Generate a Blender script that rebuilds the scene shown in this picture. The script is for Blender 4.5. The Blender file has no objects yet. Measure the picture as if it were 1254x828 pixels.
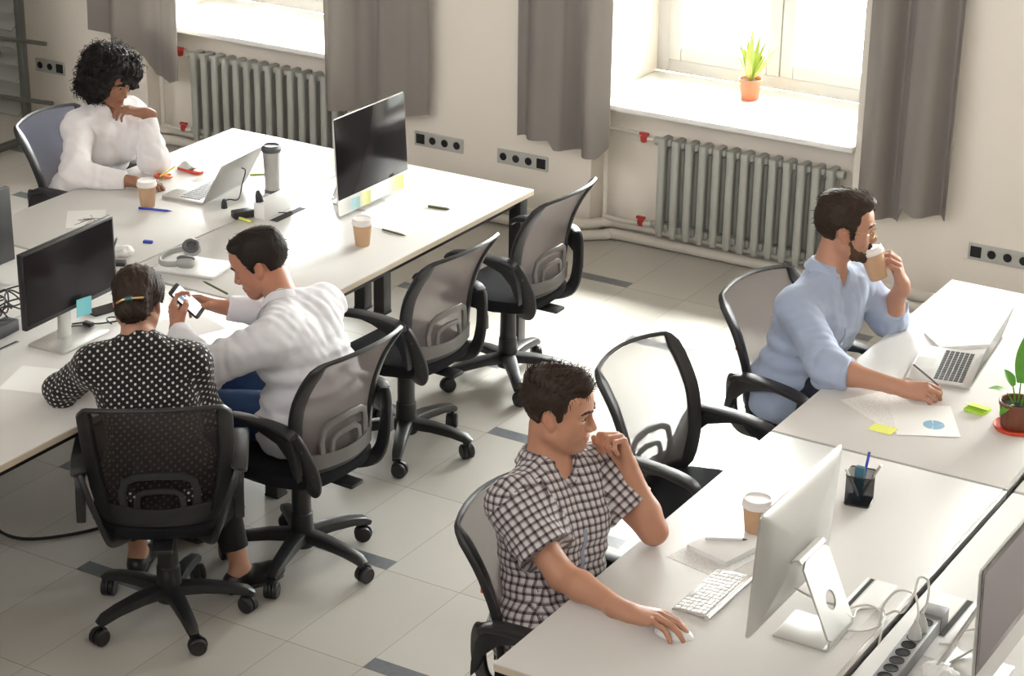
import bpy, bmesh, math, random
import numpy as np
from mathutils import Vector, Matrix

random.seed(7)
C = bpy.context.scene.collection
PI = math.pi

# ------------------------------------------------------------------ camera
CAM_H = 3.72
PITCH, ROLL, YAW = math.radians(22.367), math.radians(0.85), math.radians(-30.897)
cy_, sy_ = math.cos(YAW), math.sin(YAW)
f0 = Vector((sy_, cy_, 0)); r0 = Vector((cy_, -sy_, 0)); u0 = Vector((0, 0, 1))
cf = f0*math.cos(PITCH) - u0*math.sin(PITCH)
cu = u0*math.cos(PITCH) + f0*math.sin(PITCH)
cr = r0*math.cos(ROLL) + cu*math.sin(ROLL)
cu = -r0*math.sin(ROLL) + cu*math.cos(ROLL)
cam = bpy.data.cameras.new('camera'); cam_o = bpy.data.objects.new('camera', cam); C.objects.link(cam_o)
cam_o.matrix_world = Matrix(((cr.x, cu.x, -cf.x, 0), (cr.y, cu.y, -cf.y, 0), (cr.z, cu.z, -cf.z, CAM_H), (0, 0, 0, 1)))
cam.sensor_width = 36; cam.lens = 2618.4/1254*36; cam.clip_end = 100
bpy.context.scene.camera = cam_o

# ------------------------------------------------------------------ light
sc = bpy.context.scene
sc.view_settings.view_transform = 'Standard'
sc.view_settings.look = 'None'
sc.view_settings.gamma = 1
sc.view_settings.use_curve_mapping = False
sc.view_settings.exposure = 0.85
sc.cycles.use_denoising = True
sc.cycles.max_bounces = 8
sc.cycles.transparent_max_bounces = 24
sc.cycles.sample_clamp_indirect = 6
W = bpy.data.worlds.new('world'); sc.world = W; W.use_nodes = True
bg = W.node_tree.nodes['Background']
bg.inputs[0].default_value = (1.0, 0.965, 0.93, 1); bg.inputs[1].default_value = 3.9
SUN_E, SUN_A = math.radians(46), math.radians(2)      # height, swing from straight through the windows
sun = bpy.data.lights.new('sun', 'SUN'); sun.energy = 6.8; sun.angle = math.radians(9); sun.color = (1, .97, .92)
so = bpy.data.objects.new('sun', sun); C.objects.link(so)
sd = Vector((math.sin(SUN_A)*math.cos(SUN_E), -math.cos(SUN_A)*math.cos(SUN_E), -math.sin(SUN_E)))
so.rotation_euler = sd.to_track_quat('-Z', 'Y').to_euler(); so.location = (-4.3, 14, 6)
SKY_STRENGTH = 35.0

# ------------------------------------------------------------------ materials
def mat(name, col, rough=.5, metal=0, spec=.5, **k):
    m = bpy.data.materials.new(name); m.use_nodes = True
    b = m.node_tree.nodes['Principled BSDF']
    b.inputs['Base Color'].default_value = (*col, 1); b.inputs['Roughness'].default_value = rough
    b.inputs['Metallic'].default_value = metal; b.inputs['Specular IOR Level'].default_value = spec
    nz = k.get('noise')
    if nz:                                        # slight uneven tone, own to the surface
        nt = m.node_tree; n = nt.nodes.new('ShaderNodeTexNoise'); n.inputs['Scale'].default_value = nz[0]; n.inputs['Detail'].default_value = 4
        tc = nt.nodes.new('ShaderNodeTexCoord'); nt.links.new(tc.outputs['Object'], n.inputs['Vector'])
        mx = nt.nodes.new('ShaderNodeMix'); mx.data_type = 'RGBA'
        mx.inputs['A'].default_value = (*[c*(1-nz[1]) for c in col], 1); mx.inputs['B'].default_value = (*[min(1, c*(1+nz[1])) for c in col], 1)
        nt.links.new(n.outputs['Fac'], mx.inputs['Factor']); nt.links.new(mx.outputs['Result'], b.inputs['Base Color'])
    if k.get('bump'):
        nt = m.node_tree; n = nt.nodes.new('ShaderNodeTexNoise'); n.inputs['Scale'].default_value = k['bump'][0]
        tc = nt.nodes.new('ShaderNodeTexCoord'); nt.links.new(tc.outputs['Object'], n.inputs['Vector'])
        bp = nt.nodes.new('ShaderNodeBump'); bp.inputs['Strength'].default_value = k['bump'][1]; bp.inputs['Distance'].default_value = .005
        nt.links.new(n.outputs['Fac'], bp.inputs['Height']); nt.links.new(bp.outputs['Normal'], b.inputs['Normal'])
    if k.get('sheen'): b.inputs['Sheen Weight'].default_value = k['sheen']
    if k.get('sss'):
        b.inputs['Subsurface Weight'].default_value = k['sss']; b.inputs['Subsurface Radius'].default_value = (1, .35, .2); b.inputs['Subsurface Scale'].default_value = .006
    return m

def mesh_fabric(name, col, clear):
    m = bpy.data.materials.new(name); m.use_nodes = True; nt = m.node_tree; nt.nodes.clear()
    o = nt.nodes.new('ShaderNodeOutputMaterial'); mx = nt.nodes.new('ShaderNodeMixShader'); t = nt.nodes.new('ShaderNodeBsdfTransparent')
    d = nt.nodes.new('ShaderNodeBsdfDiffuse'); d.inputs[0].default_value = (*col, 1)
    tl = nt.nodes.new('ShaderNodeBsdfTranslucent'); tl.inputs[0].default_value = (*col, 1)
    a = nt.nodes.new('ShaderNodeMixShader'); a.inputs[0].default_value = .45
    nt.links.new(d.outputs[0], a.inputs[1]); nt.links.new(tl.outputs[0], a.inputs[2])
    mx.inputs[0].default_value = 1-clear
    nt.links.new(t.outputs[0], mx.inputs[1]); nt.links.new(a.outputs[0], mx.inputs[2]); nt.links.new(mx.outputs[0], o.inputs[0])
    return m

def curtain_mat():
    m = mat('curtain_cloth', (.35, .322, .30), .95, spec=.1, noise=(5, .05), bump=(300, .15)); g = NT(m)
    tl = g.n('ShaderNodeBsdfTranslucent'); tl.inputs[0].default_value = (.40, .37, .34, 1); mx = g.n('ShaderNodeMixShader'); mx.inputs[0].default_value = .28
    out = m.node_tree.nodes['Material Output']; g.l(g.b.outputs[0], mx.inputs[1]); g.l(tl.outputs[0], mx.inputs[2]); g.l(mx.outputs[0], out.inputs[0])
    return m

def glass_mat():
    m = bpy.data.materials.new('window_glass'); m.use_nodes = True; nt = m.node_tree; nt.nodes.clear()
    o = nt.nodes.new('ShaderNodeOutputMaterial'); mx = nt.nodes.new('ShaderNodeMixShader'); t = nt.nodes.new('ShaderNodeBsdfTransparent')
    g = nt.nodes.new('ShaderNodeBsdfGlossy'); g.inputs['Roughness'].default_value = .02; fr = nt.nodes.new('ShaderNodeFresnel'); fr.inputs[0].default_value = 1.3
    t.inputs[0].default_value = (.96, .98, .97, 1)
    nt.links.new(fr.outputs[0], mx.inputs[0]); nt.links.new(t.outputs[0], mx.inputs[1]); nt.links.new(g.outputs[0], mx.inputs[2]); nt.links.new(mx.outputs[0], o.inputs[0])
    return m

class NT:                                        # tiny node-graph helper
    def __init__(s, m): s.nt = m.node_tree; s.b = s.nt.nodes['Principled BSDF']
    def n(s, t): return s.nt.nodes.new(t)
    def l(s, a, b): s.nt.links.new(a, b)
    def m(s, op, a, b=None, c=None):
        n = s.n('ShaderNodeMath'); n.operation = op
        for i, v in enumerate((a, b, c)):
            if v is None: continue
            if isinstance(v, (int, float)): n.inputs[i].default_value = v
            else: s.l(v, n.inputs[i])
        return n.outputs[0]
    def mix(s, f, a, b):
        n = s.n('ShaderNodeMix'); n.data_type = 'RGBA'
        for k, v in (('Factor', f), ('A', a), ('B', b)):
            if isinstance(v, (int, float)): n.inputs[k].default_value = v
            elif isinstance(v, tuple): n.inputs[k].default_value = (*v, 1)
            else: s.l(v, n.inputs[k])
        return n.outputs['Result']

def floor_mat():
    m = mat('floor_tiles', (.6, .55, .48), .28, spec=.45); g = NT(m)
    tc = g.n('ShaderNodeTexCoord'); sp = g.n('ShaderNodeSeparateXYZ'); g.l(tc.outputs['Object'], sp.inputs[0])
    u = g.m('DIVIDE', g.m('ADD', sp.outputs[0], 4.197), .314); v = g.m('DIVIDE', g.m('ADD', sp.outputs[1], -5.625), .597)
    cu_, cv = g.m('FLOOR', u), g.m('FLOOR', v); fu, fv = g.m('SUBTRACT', u, cu_), g.m('SUBTRACT', v, cv)
    joint = g.m('MAXIMUM', g.m('MULTIPLY', g.m('LESS_THAN', fu, .010), .75), g.m('LESS_THAN', fv, .006))
    par = g.m('MULTIPLY', g.m('FLOORED_MODULO', cv, 2), 2)
    col = g.m('FLOORED_MODULO', g.m('ADD', cu_, par), 4)
    strip = g.m('MULTIPLY', g.m('LESS_THAN', col, .5), g.m('LESS_THAN', fv, .125))
    wn = g.n('ShaderNodeTexWhiteNoise'); wn.noise_dimensions = '2D'; cb = g.n('ShaderNodeCombineXYZ'); g.l(cu_, cb.inputs[0]); g.l(cv, cb.inputs[1]); g.l(cb.outputs[0], wn.inputs['Vector'])
    nz = g.n('ShaderNodeTexNoise'); nz.inputs['Scale'].default_value = 3; nz.inputs['Detail'].default_value = 6; g.l(tc.outputs['Object'], nz.inputs['Vector'])
    f = g.m('ADD', g.m('MULTIPLY', wn.outputs['Value'], .5), g.m('MULTIPLY', nz.outputs['Fac'], .5))
    base = g.mix(f, (.47, .45, .41), (.58, .555, .515))
    nz2 = g.n('ShaderNodeTexNoise'); nz2.inputs['Scale'].default_value = 40; g.l(tc.outputs['Object'], nz2.inputs['Vector'])
    st = g.mix(nz2.outputs['Fac'], (.10, .11, .125), (.19, .20, .22))
    c = g.mix(strip, base, st); c = g.mix(g.m('MULTIPLY', joint, .7), c, (.14, .12, .10))
    g.l(c, g.b.inputs['Base Color'])
    g.l(g.m('ADD', .24, g.m('MULTIPLY', nz.outputs['Fac'], .16)), g.b.inputs['Roughness'])
    return m

def plaid_mat(name):
    """woven check from the cloth's own coordinates (UV in metres)"""
    m = mat(name, (.6, .58, .56), .85, spec=.2, sheen=.2); g = NT(m)
    uv = g.n('ShaderNodeUVMap'); sp = g.n('ShaderNodeSeparateXYZ'); g.l(uv.outputs[0], sp.inputs[0])
    def band(x, per, off, w):
        t = g.m('FRACT', g.m('ADD', g.m('DIVIDE', x, per), off)); return g.m('LESS_THAN', t, w)
    def axis(x):
        d = band(x, .023, 0, .34)
        p = band(x, .023, .62, .10)
        return g.m('ADD', g.m('MULTIPLY', d, .5), g.m('MULTIPLY', p, .22))
    k = g.m('ADD', axis(sp.outputs[0]), axis(sp.outputs[1]))
    rp = g.n('ShaderNodeValToRGB'); e = rp.color_ramp.elements
    e[0].position = 0; e[0].color = (.60, .59, .60, 1); e[1].position = 1; e[1].color = (.035, .025, .032, 1)
    x = rp.color_ramp.elements.new(.5); x.color = (.19, .15, .155, 1)
    g.l(k, rp.inputs[0]); g.l(rp.outputs[0], g.b.inputs['Base Color'])
    return m

def dots_mat(name):
    m = mat(name, (.012, .011, .013), .8, spec=.25, sheen=.15); g = NT(m)
    uv = g.n('ShaderNodeUVMap'); sp = g.n('ShaderNodeSeparateXYZ'); g.l(uv.outputs[0], sp.inputs[0])
    P = .027
    def lat(o):
        a = g.m('SUBTRACT', g.m('FRACT', g.m('ADD', g.m('DIVIDE', sp.outputs[0], P), o)), .5)
        b = g.m('SUBTRACT', g.m('FRACT', g.m('ADD', g.m('DIVIDE', sp.outputs[1], P), o)), .5)
        return g.m('LESS_THAN', g.m('ADD', g.m('MULTIPLY', a, a), g.m('MULTIPLY', b, b)), .023)
    k = g.m('MAXIMUM', lat(0.0), lat(.5))
    g.l(g.mix(k, (.012, .011, .013), (.62, .58, .54)), g.b.inputs['Base Color'])
    return m

def stripe_mat(name, col, col2, per, rough=.8):
    m = mat(name, col, rough, spec=.25, sheen=.2); g = NT(m)
    uv = g.n('ShaderNodeUVMap'); sp = g.n('ShaderNodeSeparateXYZ'); g.l(uv.outputs[0], sp.inputs[0])
    t = g.m('LESS_THAN', g.m('FRACT', g.m('DIVIDE', sp.outputs[0], per)), .4)
    g.l(g.mix(t, col, col2), g.b.inputs['Base Color'])
    return m

def skin_mat(name):
    m = mat(name, (.5, .3, .2), .48, spec=.4, sss=.12); g = NT(m)
    a = g.n('ShaderNodeAttribute'); a.attribute_name = 'tone'
    g.l(a.outputs['Color'], g.b.inputs['Base Color'])
    return m

M = dict(
    wall=mat('wall_paint', (.86, .80, .72), .9, noise=(1.5, .03), bump=(60, .12)),
    bouncecut=mat('bounce_cut_dark', (.12, .10, .085), .8),  # for the unseen walls and slab, darkened to cut bounced light
    white_paint=mat('white_paint', (.86, .84, .80), .45),
    frame_paint=mat('window_frame_paint', (.60, .585, .56), .45),
    sill=mat('sill_white', (.9, .89, .86), .35),
    floor=floor_mat(),
    desk=mat('white_laminate', (.70, .685, .665), .40, spec=.5, noise=(3, .012)),
    edge=mat('pale_edging', (.66, .57, .45), .5),
    black=mat('black_plastic', (.018, .018, .02), .42),
    blackm=mat('black_metal', (.02, .02, .022), .4),
    seat=mat('seat_fabric', (.012, .013, .016), .9, spec=.2, bump=(400, .3)),
    mesh=mesh_fabric('grey_mesh', (.27, .235, .225), .30),
    meshdark=mesh_fabric('dark_mesh', (.05, .042, .040), .13),
    meshblue=mesh_fabric('blue_mesh', (.23, .24, .32), .18),
    meshpale=mesh_fabric('pale_mesh', (.40, .39, .39), .45),
    lumbar=mat('lumbar_plastic', (.16, .15, .145), .45),
    alu=mat('aluminium', (.60, .595, .58), .36, metal=.7),
    litalu=mat('overexposed_aluminium', (.85, .84, .83), .4, metal=.3),  # aluminium lightened to paint in the overexposure by the window
    steel=mat('brushed_steel', (.55, .54, .52), .35, metal=.9),
    grey=mat('grey_plastic', (.34, .34, .33), .5),
    greydk=mat('dark_grey_plastic', (.10, .10, .11), .45),
    rad=mat('radiator_paint', (.42, .425, .395), .5, noise=(8, .05)),
    curtain=curtain_mat(),
    pipe=mat('pipe_paint', (.74, .70, .63), .45),
    red=mat('red_tap', (.5, .05, .04), .5),
    socket=mat('socket_plate', (.50, .50, .47), .5),
    hole=mat('socket_hole', (.01, .01, .01), .7),
    glass=glass_mat(),
    screen=mat('dark_screen', (.012, .010, .012), .15, spec=.18),
    screenm=mat('mauve_screen', (.05, .038, .042), .10, spec=.6),
    white=mat('white_plastic', (.86, .86, .85), .35),
    paper=mat('paper', (.86, .85, .83), .8),
    tan=mat('tan_cup_card', (.56, .36, .22), .75, noise=(60, .05)),
    lid=mat('white_cup_lid', (.85, .83, .80), .4),
    litcyan=mat('overexposed_cyan_paper', (.48, .74, .78), .8),  # cyan note with the bleaching by strong light put into its colour
    lityellow=mat('overexposed_yellow_paper', (.84, .86, .42), .8),  # yellow note, colour washed out likewise for the strong light
    cyan=mat('cyan_paper', (.22, .62, .70), .8),
    yellow=mat('yellow_paper', (.80, .83, .18), .8),
    lime=mat('lime_paper', (.52, .80, .08), .8),
    blue=mat('blue_plastic', (.02, .05, .42), .35),
    orange=mat('orange_plastic', (.80, .20, .05), .4),
    orangered=mat('red_plastic', (.62, .06, .02), .4),
    terracotta=mat('terracotta_pot', (.55, .17, .08), .6, noise=(30, .06)),
    brownpot=mat('brown_pot', (.17, .055, .03), .55),
    soil=mat('soil', (.02, .014, .01), .95, bump=(80, 1)),
    leaf=mat('green_leaf', (.10, .30, .03), .42, noise=(30, .2)),
    leaflt=mat('yellow_green_leaf', (.42, .50, .12), .45, noise=(20, .2)),
    cable=mat('white_cable', (.72, .70, .66), .45),
    cabledk=mat('black_cable', (.015, .015, .015), .5),
    plug=mat('plug_grey', (.55, .55, .53), .45),
    eye=mat('eye_white', (.50, .46, .43), .25),
    iris=mat('iris_dark', (.03, .018, .01), .15),
    gold=mat('gold_wire', (.6, .42, .2), .3, metal=1),
    skin=skin_mat('skin'),
    hairdk=mat('dark_hair', (.016, .011, .009), .62, spec=.25),
    hairbr=mat('brown_hair', (.030, .017, .011), .6, spec=.28),
    beard=mat('beard_stubble', (.085, .048, .032), .8, spec=.15),
    hairbk=mat('black_curls', (.010, .008, .008), .6, spec=.2),
    plaid=plaid_mat('plaid_cotton'),
    dots=dots_mat('dotted_black_cotton'),
    whiteshirt=mat('white_cotton', (.74, .74, .78), .85, spec=.2, sheen=.2, bump=(500, .12)),
    blouse=mat('white_blouse', (.82, .79, .80), .8, spec=.2, sheen=.2),
    blueshirt=stripe_mat('light_blue_cotton', (.36, .425, .575), (.41, .475, .62), .004),
    bluetrim=mat('shirt_lining', (.30, .33, .42), .85),
    jeans=mat('blue_jeans', (.03, .07, .18), .85, bump=(400, .3)),
    navy=mat('navy_cotton', (.012, .016, .03), .9),
    blackcloth=mat('black_cotton', (.010, .010, .011), .9),
    leather=mat('black_leather', (.012, .012, .013), .35),
    rackm=mat('rack_metal', (.10, .105, .095), .4, metal=.3),
    rackslat=mat('rack_slat', (.30, .31, .28), .3, metal=.3),
)

# ------------------------------------------------------------------ mesh helpers
def V(*a): return np.array(a, float)
def nrm(v): v = np.asarray(v, float); return v/(np.linalg.norm(v)+1e-12)

class MB:
    def __init__(s): s.v = []; s.f = []; s.mi = []; s.cur = 0
    def add(s, v, f):
        o = len(s.v); s.v += [tuple(map(float, p)) for p in v]; s.f += [tuple(o+i for i in q) for q in f]; s.mi += [s.cur]*len(f); return s
    def box(s, x0, x1, y0, y1, z0, z1, bev=0.0, T=None):
        b = bmesh.new(); bmesh.ops.create_cube(b, size=1)
        for p in b.verts: p.co = ((x0+x1)/2+p.co.x*(x1-x0), (y0+y1)/2+p.co.y*(y1-y0), (z0+z1)/2+p.co.z*(z1-z0))
        if bev: bmesh.ops.bevel(b, geom=b.edges[:], offset=bev, segments=2, affect='EDGES', profile=.5)
        return s.bm(b, T)
    def bm(s, b, T=None):
        b.verts.index_update(); vs = [(T @ p.co if T else p.co) for p in b.verts]; fs = [[q.index for q in f.verts] for f in b.faces]; b.free()
        return s.add(vs, fs)
    def tube(s, pts, r, n=10, closed=False, cap=True, flat=1.0, up=None):
        P = [V(*p) for p in pts]; R = r if hasattr(r, '__len__') else [r]*len(P)
        a = np.linspace(0, 2*PI, n, endpoint=False)
        prof = [(math.cos(t), math.sin(t)*flat) for t in a]
        return s.sweep(P, prof, R, closed, cap, up)
    def sweep(s, pts, prof, sc=None, closed=False, cap=True, up=None):
        """prof = list of (a, b): a along N (the `up` side), b along T x N"""
        P = [V(*p) for p in pts]; n = len(P); sc = sc if sc is not None and hasattr(sc, '__len__') else [sc if sc else 1]*n
        vs = []; N = None
        for i in range(n):
            t = nrm(P[(i+1) % n]-P[i-1]) if closed else nrm(P[min(i+1, n-1)]-P[max(i-1, 0)])
            if up is not None:
                u = up[i] if hasattr(up[0], '__len__') else up
                N = nrm(V(*u)-np.dot(u, t)*t)
            elif N is None:
                h = V(0, 0, 1) if abs(t[2]) < .9 else V(1, 0, 0); N = nrm(h-np.dot(h, t)*t)
            else: N = nrm(N-np.dot(N, t)*t)
            Bn = np.cross(t, N)
            k = sc[i] if hasattr(sc[i], '__len__') else (sc[i], sc[i])
            vs += [P[i]+N*a*k[0]+Bn*b*k[1] for a, b in prof]
        m = len(prof); fs = []
        for i in range(n if closed else n-1):
            j = (i+1) % n
            fs += [(i*m+k, i*m+(k+1) % m, j*m+(k+1) % m, j*m+k) for k in range(m)]
        if cap and not closed: fs += [tuple(range(m))[::-1], tuple((n-1)*m+k for k in range(m))]
        return s.add(vs, fs)
    def lathe(s, prof, n=28, c=(0, 0, 0), axis=None, cap=True):
        A = nrm(axis) if axis is not None else V(0, 0, 1)
        h = V(1, 0, 0) if abs(A[0]) < .9 else V(0, 1, 0); X = nrm(h-np.dot(h, A)*A); Y = np.cross(A, X); c = V(*c)
        vs = []; m = len(prof)
        for r, z in prof:
            vs += [c+A*z+(X*math.cos(t)+Y*math.sin(t))*r for t in np.linspace(0, 2*PI, n, endpoint=False)]
        fs = [(i*n+k, i*n+(k+1) % n, (i+1)*n+(k+1) % n, (i+1)*n+k) for i in range(m-1) for k in range(n)]
        if cap: fs += [tuple(range(n))[::-1], tuple((m-1)*n+k for k in range(n))]
        return s.add(vs, fs)
    def prism(s, poly, z0, z1, bev=0, T=None):
        b = bmesh.new(); vs = [b.verts.new((x, y, z0)) for x, y in poly]; f = b.faces.new(vs)
        r = bmesh.ops.extrude_face_region(b, geom=[f])
        for e in r['geom']:
            if isinstance(e, bmesh.types.BMVert): e.co.z = z1
        bmesh.ops.recalc_face_normals(b, faces=b.faces[:])
        if bev: bmesh.ops.bevel(b, geom=b.edges[:], offset=bev, segments=2, affect='EDGES', profile=.5)
        return s.bm(b, T)
    def grid(s, fn, nu, nv, thick=0):
        """surface fn(u, v) with u, v in 0..1; thick > 0 gives it a back side"""
        P = np.array([[fn(i/nu, j/nv) for j in range(nv+1)] for i in range(nu+1)], float)
        vs = P.reshape(-1, 3); w = nv+1
        q = [(i*w+j, (i+1)*w+j, (i+1)*w+j+1, i*w+j+1) for i in range(nu) for j in range(nv)]
        if not thick: return s.add(vs, q)
        du = np.gradient(P, axis=0); dv = np.gradient(P, axis=1); N = np.cross(du, dv); N /= np.linalg.norm(N, axis=2, keepdims=True)+1e-12
        vb = (P-N*thick).reshape(-1, 3); o = len(vs)
        q += [tuple(o+k for k in f[::-1]) for f in q]
        rim = [i*w for i in range(nu+1)]+[nu*w+j for j in range(1, w)]+[i*w+nv for i in range(nu-1, -1, -1)]+[j for j in range(nv-1, 0, -1)]
        q += [(rim[(k+1) % len(rim)], rim[k], o+rim[k], o+rim[(k+1) % len(rim)]) for k in range(len(rim))]
        return s.add(np.vstack([vs, vb]), q)
    def build(s, name, m, parent=None, loc=(0, 0, 0), rz=0, ang=35, uv=None):
        me = bpy.data.meshes.new(name); me.from_pydata(s.v, [], s.f); me.validate(); me.update()
        for x in (m if isinstance(m, (list, tuple)) else [m]): me.materials.append(x)
        if max(s.mi, default=0): me.polygons.foreach_set('material_index', s.mi)
        b = bmesh.new(); b.from_mesh(me); bmesh.ops.recalc_face_normals(b, faces=b.faces[:]); b.to_mesh(me); b.free()
        me.polygons.foreach_set('use_smooth', [True]*len(me.polygons)); me.set_sharp_from_angle(angle=math.radians(ang))
        o = bpy.data.objects.new(name, me); C.objects.link(o); o.location = loc; o.rotation_euler = (0, 0, rz)
        if parent: o.parent = parent
        return o

def tag(o, label=None, cat=None, group=None, kind=None):
    if label: o['label'] = label
    if cat: o['category'] = cat
    if group: o['group'] = group
    if kind: o['kind'] = kind
    return o
def thing(name, label, cat, loc=(0, 0, 0), rz=0, group=None):
    o = bpy.data.objects.new(name, None); C.objects.link(o); o.location = loc; o.rotation_euler = (0, 0, rz)
    o.empty_display_size = .05
    return tag(o, label, cat, group)
def dup(root, loc, rz, label=None, group=None):
    def cp(o, p):
        c = o.copy(); C.objects.link(c)
        if p is not None: c.parent = p
        for ch in [x for x in KIDS.get(o.name, [])]: cp(ch, c)
        return c
    KIDS.clear()
    for x in bpy.data.objects:
        if x.parent: KIDS.setdefault(x.parent.name, []).append(x)
    r = cp(root, None); r.location = loc; r.rotation_euler = (0, 0, rz)
    if label: r['label'] = label
    if group: r['group'] = group
    return r
KIDS = {}
def rrect(w, h, r, n=5):
    """rounded rectangle outline centred on 0"""
    out = []
    for cx, cy, a0 in ((w/2-r, h/2-r, 0), (-w/2+r, h/2-r, PI/2), (-w/2+r, -h/2+r, PI), (w/2-r, -h/2+r, 1.5*PI)):
        out += [(cx+r*math.cos(a0+t), cy+r*math.sin(a0+t)) for t in np.linspace(0, PI/2, n)]
    return out
def bez(p0, p1, p2, p3, n=14):
    p0, p1, p2, p3 = map(lambda p: V(*p), (p0, p1, p2, p3))
    return [(1-t)**3*p0+3*(1-t)**2*t*p1+3*(1-t)*t*t*p2+t**3*p3 for t in np.linspace(0, 1, n)]
def crom(pts, n=8, closed=False):
    """smooth curve through points"""
    P = [V(*p) for p in pts]; m = len(P); out = []
    for i in range(m if closed else m-1):
        g = lambda k: P[k % m] if closed else P[min(max(k, 0), m-1)]
        a, b, c, d = g(i-1), g(i), g(i+1), g(i+2)
        for t in np.linspace(0, 1, n, endpoint=False):
            out.append(.5*(2*b+(c-a)*t+(2*a-5*b+4*c-d)*t*t+(3*b-a-3*c+d)*t**3))
    if not closed: out.append(P[-1])
    return out
# ------------------------------------------------------------------ world light: bright outdoors beyond the windows, plain room light elsewhere
nt = W.node_tree
tc = nt.nodes.new('ShaderNodeTexCoord'); sp = nt.nodes.new('ShaderNodeSeparateXYZ'); nt.links.new(tc.outputs['Generated'], sp.inputs[0])
mr = nt.nodes.new('ShaderNodeMapRange'); mr.inputs['From Min'].default_value = .05; mr.inputs['From Max'].default_value = .25
mr.inputs['To Min'].default_value = 0; mr.inputs['To Max'].default_value = 1; nt.links.new(sp.outputs[1], mr.inputs['Value'])
nz = nt.nodes.new('ShaderNodeTexNoise'); nz.inputs['Scale'].default_value = 14; nz.inputs['Detail'].default_value = 5; nt.links.new(tc.outputs['Generated'], nz.inputs['Vector'])
rp = nt.nodes.new('ShaderNodeValToRGB'); rp.color_ramp.elements[0].position = .42; rp.color_ramp.elements[0].color = (.085, .09, .085, 1)
rp.color_ramp.elements[1].position = .60; rp.color_ramp.elements[1].color = (.2, .2, .195, 1); nt.links.new(nz.outputs['Fac'], rp.inputs[0])
mg = nt.nodes.new('ShaderNodeMapRange'); mg.inputs['From Min'].default_value = -.02; mg.inputs['From Max'].default_value = .12; nt.links.new(sp.outputs[2], mg.inputs['Value'])
m1 = nt.nodes.new('ShaderNodeMix'); m1.data_type = 'RGBA'; m1.inputs['B'].default_value = (1, .99, .97, 1)
nt.links.new(mg.outputs[0], m1.inputs['Factor']); nt.links.new(rp.outputs[0], m1.inputs['A'])
b2 = nt.nodes.new('ShaderNodeBackground'); b2.inputs[1].default_value = SKY_STRENGTH; nt.links.new(m1.outputs['Result'], b2.inputs[0])
ms = nt.nodes.new('ShaderNodeMixShader'); nt.links.new(mr.outputs[0], ms.inputs[0]); nt.links.new(bg.outputs[0], ms.inputs[1]); nt.links.new(b2.outputs[0], ms.inputs[2])
nt.links.new(ms.outputs[0], nt.nodes['World Output'].inputs[0])

# ------------------------------------------------------------------ room shell
YW, YN, YF = 9.15, 9.30, 9.84          # wall face, radiator recess, window line
HC = 5.8
OPEN = [(-7.95, -6.50), (-5.02, -3.60), (-2.09, -.69), (.84, 2.24)]  # last two openings are unseen, added to bring in light from the right
ZS, ZT = .735, 2.75                    # sill top, window head
def struct(name, mb, m, parent=None):
    o = mb.build(name, m, parent); o['kind'] = 'structure'; return o
f = MB(); f.box(-11, 4.2, -3, 9.2, -.2, 0); f.box(-11, 4.2, 9.2, 9.95, -.2, -.002); struct('floor', f, M['floor'])
xs = [-11]+[x for p in OPEN for x in p]+[4.2]
for a, b in zip(xs[0::2], xs[1::2]): w = MB(); w.box(a, b, YW, 9.98, 0, HC); struct('wall_back', w, M['wall'])
for a, b in OPEN:
    w = MB(); w.box(a, b, YN, 9.98, 0, ZS-.03); struct('wall_back', w, M['wall']); w = MB(); w.box(a, b, YW, 9.98, ZT, HC); struct('wall_back', w, M['wall'])
w = MB(); w.box(-11.2, -11, -3, 9.98, 0, HC); struct('wall_left', w, M['bouncecut'])
w = MB(); w.box(4.2, 4.4, -3, 9.98, 0, HC); struct('wall_right', w, M['wall'])
w = MB(); w.box(-11.2, 4.4, -3, 9.98, HC, HC+.2); struct('ceiling', w, M['white_paint'])
w = MB(); w.box(-11, 4.2, -3, .45, 2.9, 3.05); struct('light_block_slab', w, M['bouncecut'])     # unseen slab, added to keep light from behind off the near floor
w = MB(); w.box(-11, 4.2, -3.2, -3, -.2, 2.95); struct('wall_front', w, M['bouncecut'])  # unseen wall, added to shut out light under the slab
for i, (a, b) in enumerate(OPEN):
    fr = MB(); mid = (a+b)/2
    y0, y1 = YF, YF+.09
    fr.box(a, a+.07, y0, y1, ZS, ZT, .006); fr.box(b-.07, b, y0, y1, ZS, ZT, .006)
    fr.box(a+.07, b-.07, y0, y1, ZS, ZS+.07, .006); fr.box(a+.07, b-.07, y0, y1, ZT-.07, ZT, .006)
    win = struct('window_%d' % (i+1), fr, M['frame_paint'])
    for s, (p, q) in enumerate(((a+.072, mid-.002), (mid+.002, b-.072))):
        sh = MB(); t = .072
        sh.box(p, p+t, y0-.015, y1-.01, ZS+.072, ZT-.072, .008); sh.box(q-t, q, y0-.015, y1-.01, ZS+.072, ZT-.072, .008)
        sh.box(p+t, q-t, y0-.015, y1-.01, ZS+.072, ZS+.072+t, .008); sh.box(p+t, q-t, y0-.015, y1-.01, ZT-.072-t, ZT-.072, .008)
        so_ = sh.build('sash', M['frame_paint'], win)
        g = MB(); g.box(p+t-.01, q-t+.01, y0+.03, y0+.036, ZS+.07+t, ZT-.07-t); g.build('pane', M['glass'], so_)
        if s: 
            h = MB(); h.box(p+.02, p+.05, y0-.035, y0-.015, 1.5, 1.58, .004); h.box(p+.025, p+.045, y0-.055, y0-.035, 1.4, 1.55, .005); h.build('window_handle', M['white'], so_)
    s_ = MB(); s_.box(a-.0, b+.0, YW-.035, YF+.0, ZS-.03, ZS, .008); s_.build('window_sill', M['sill'], win)

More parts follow.
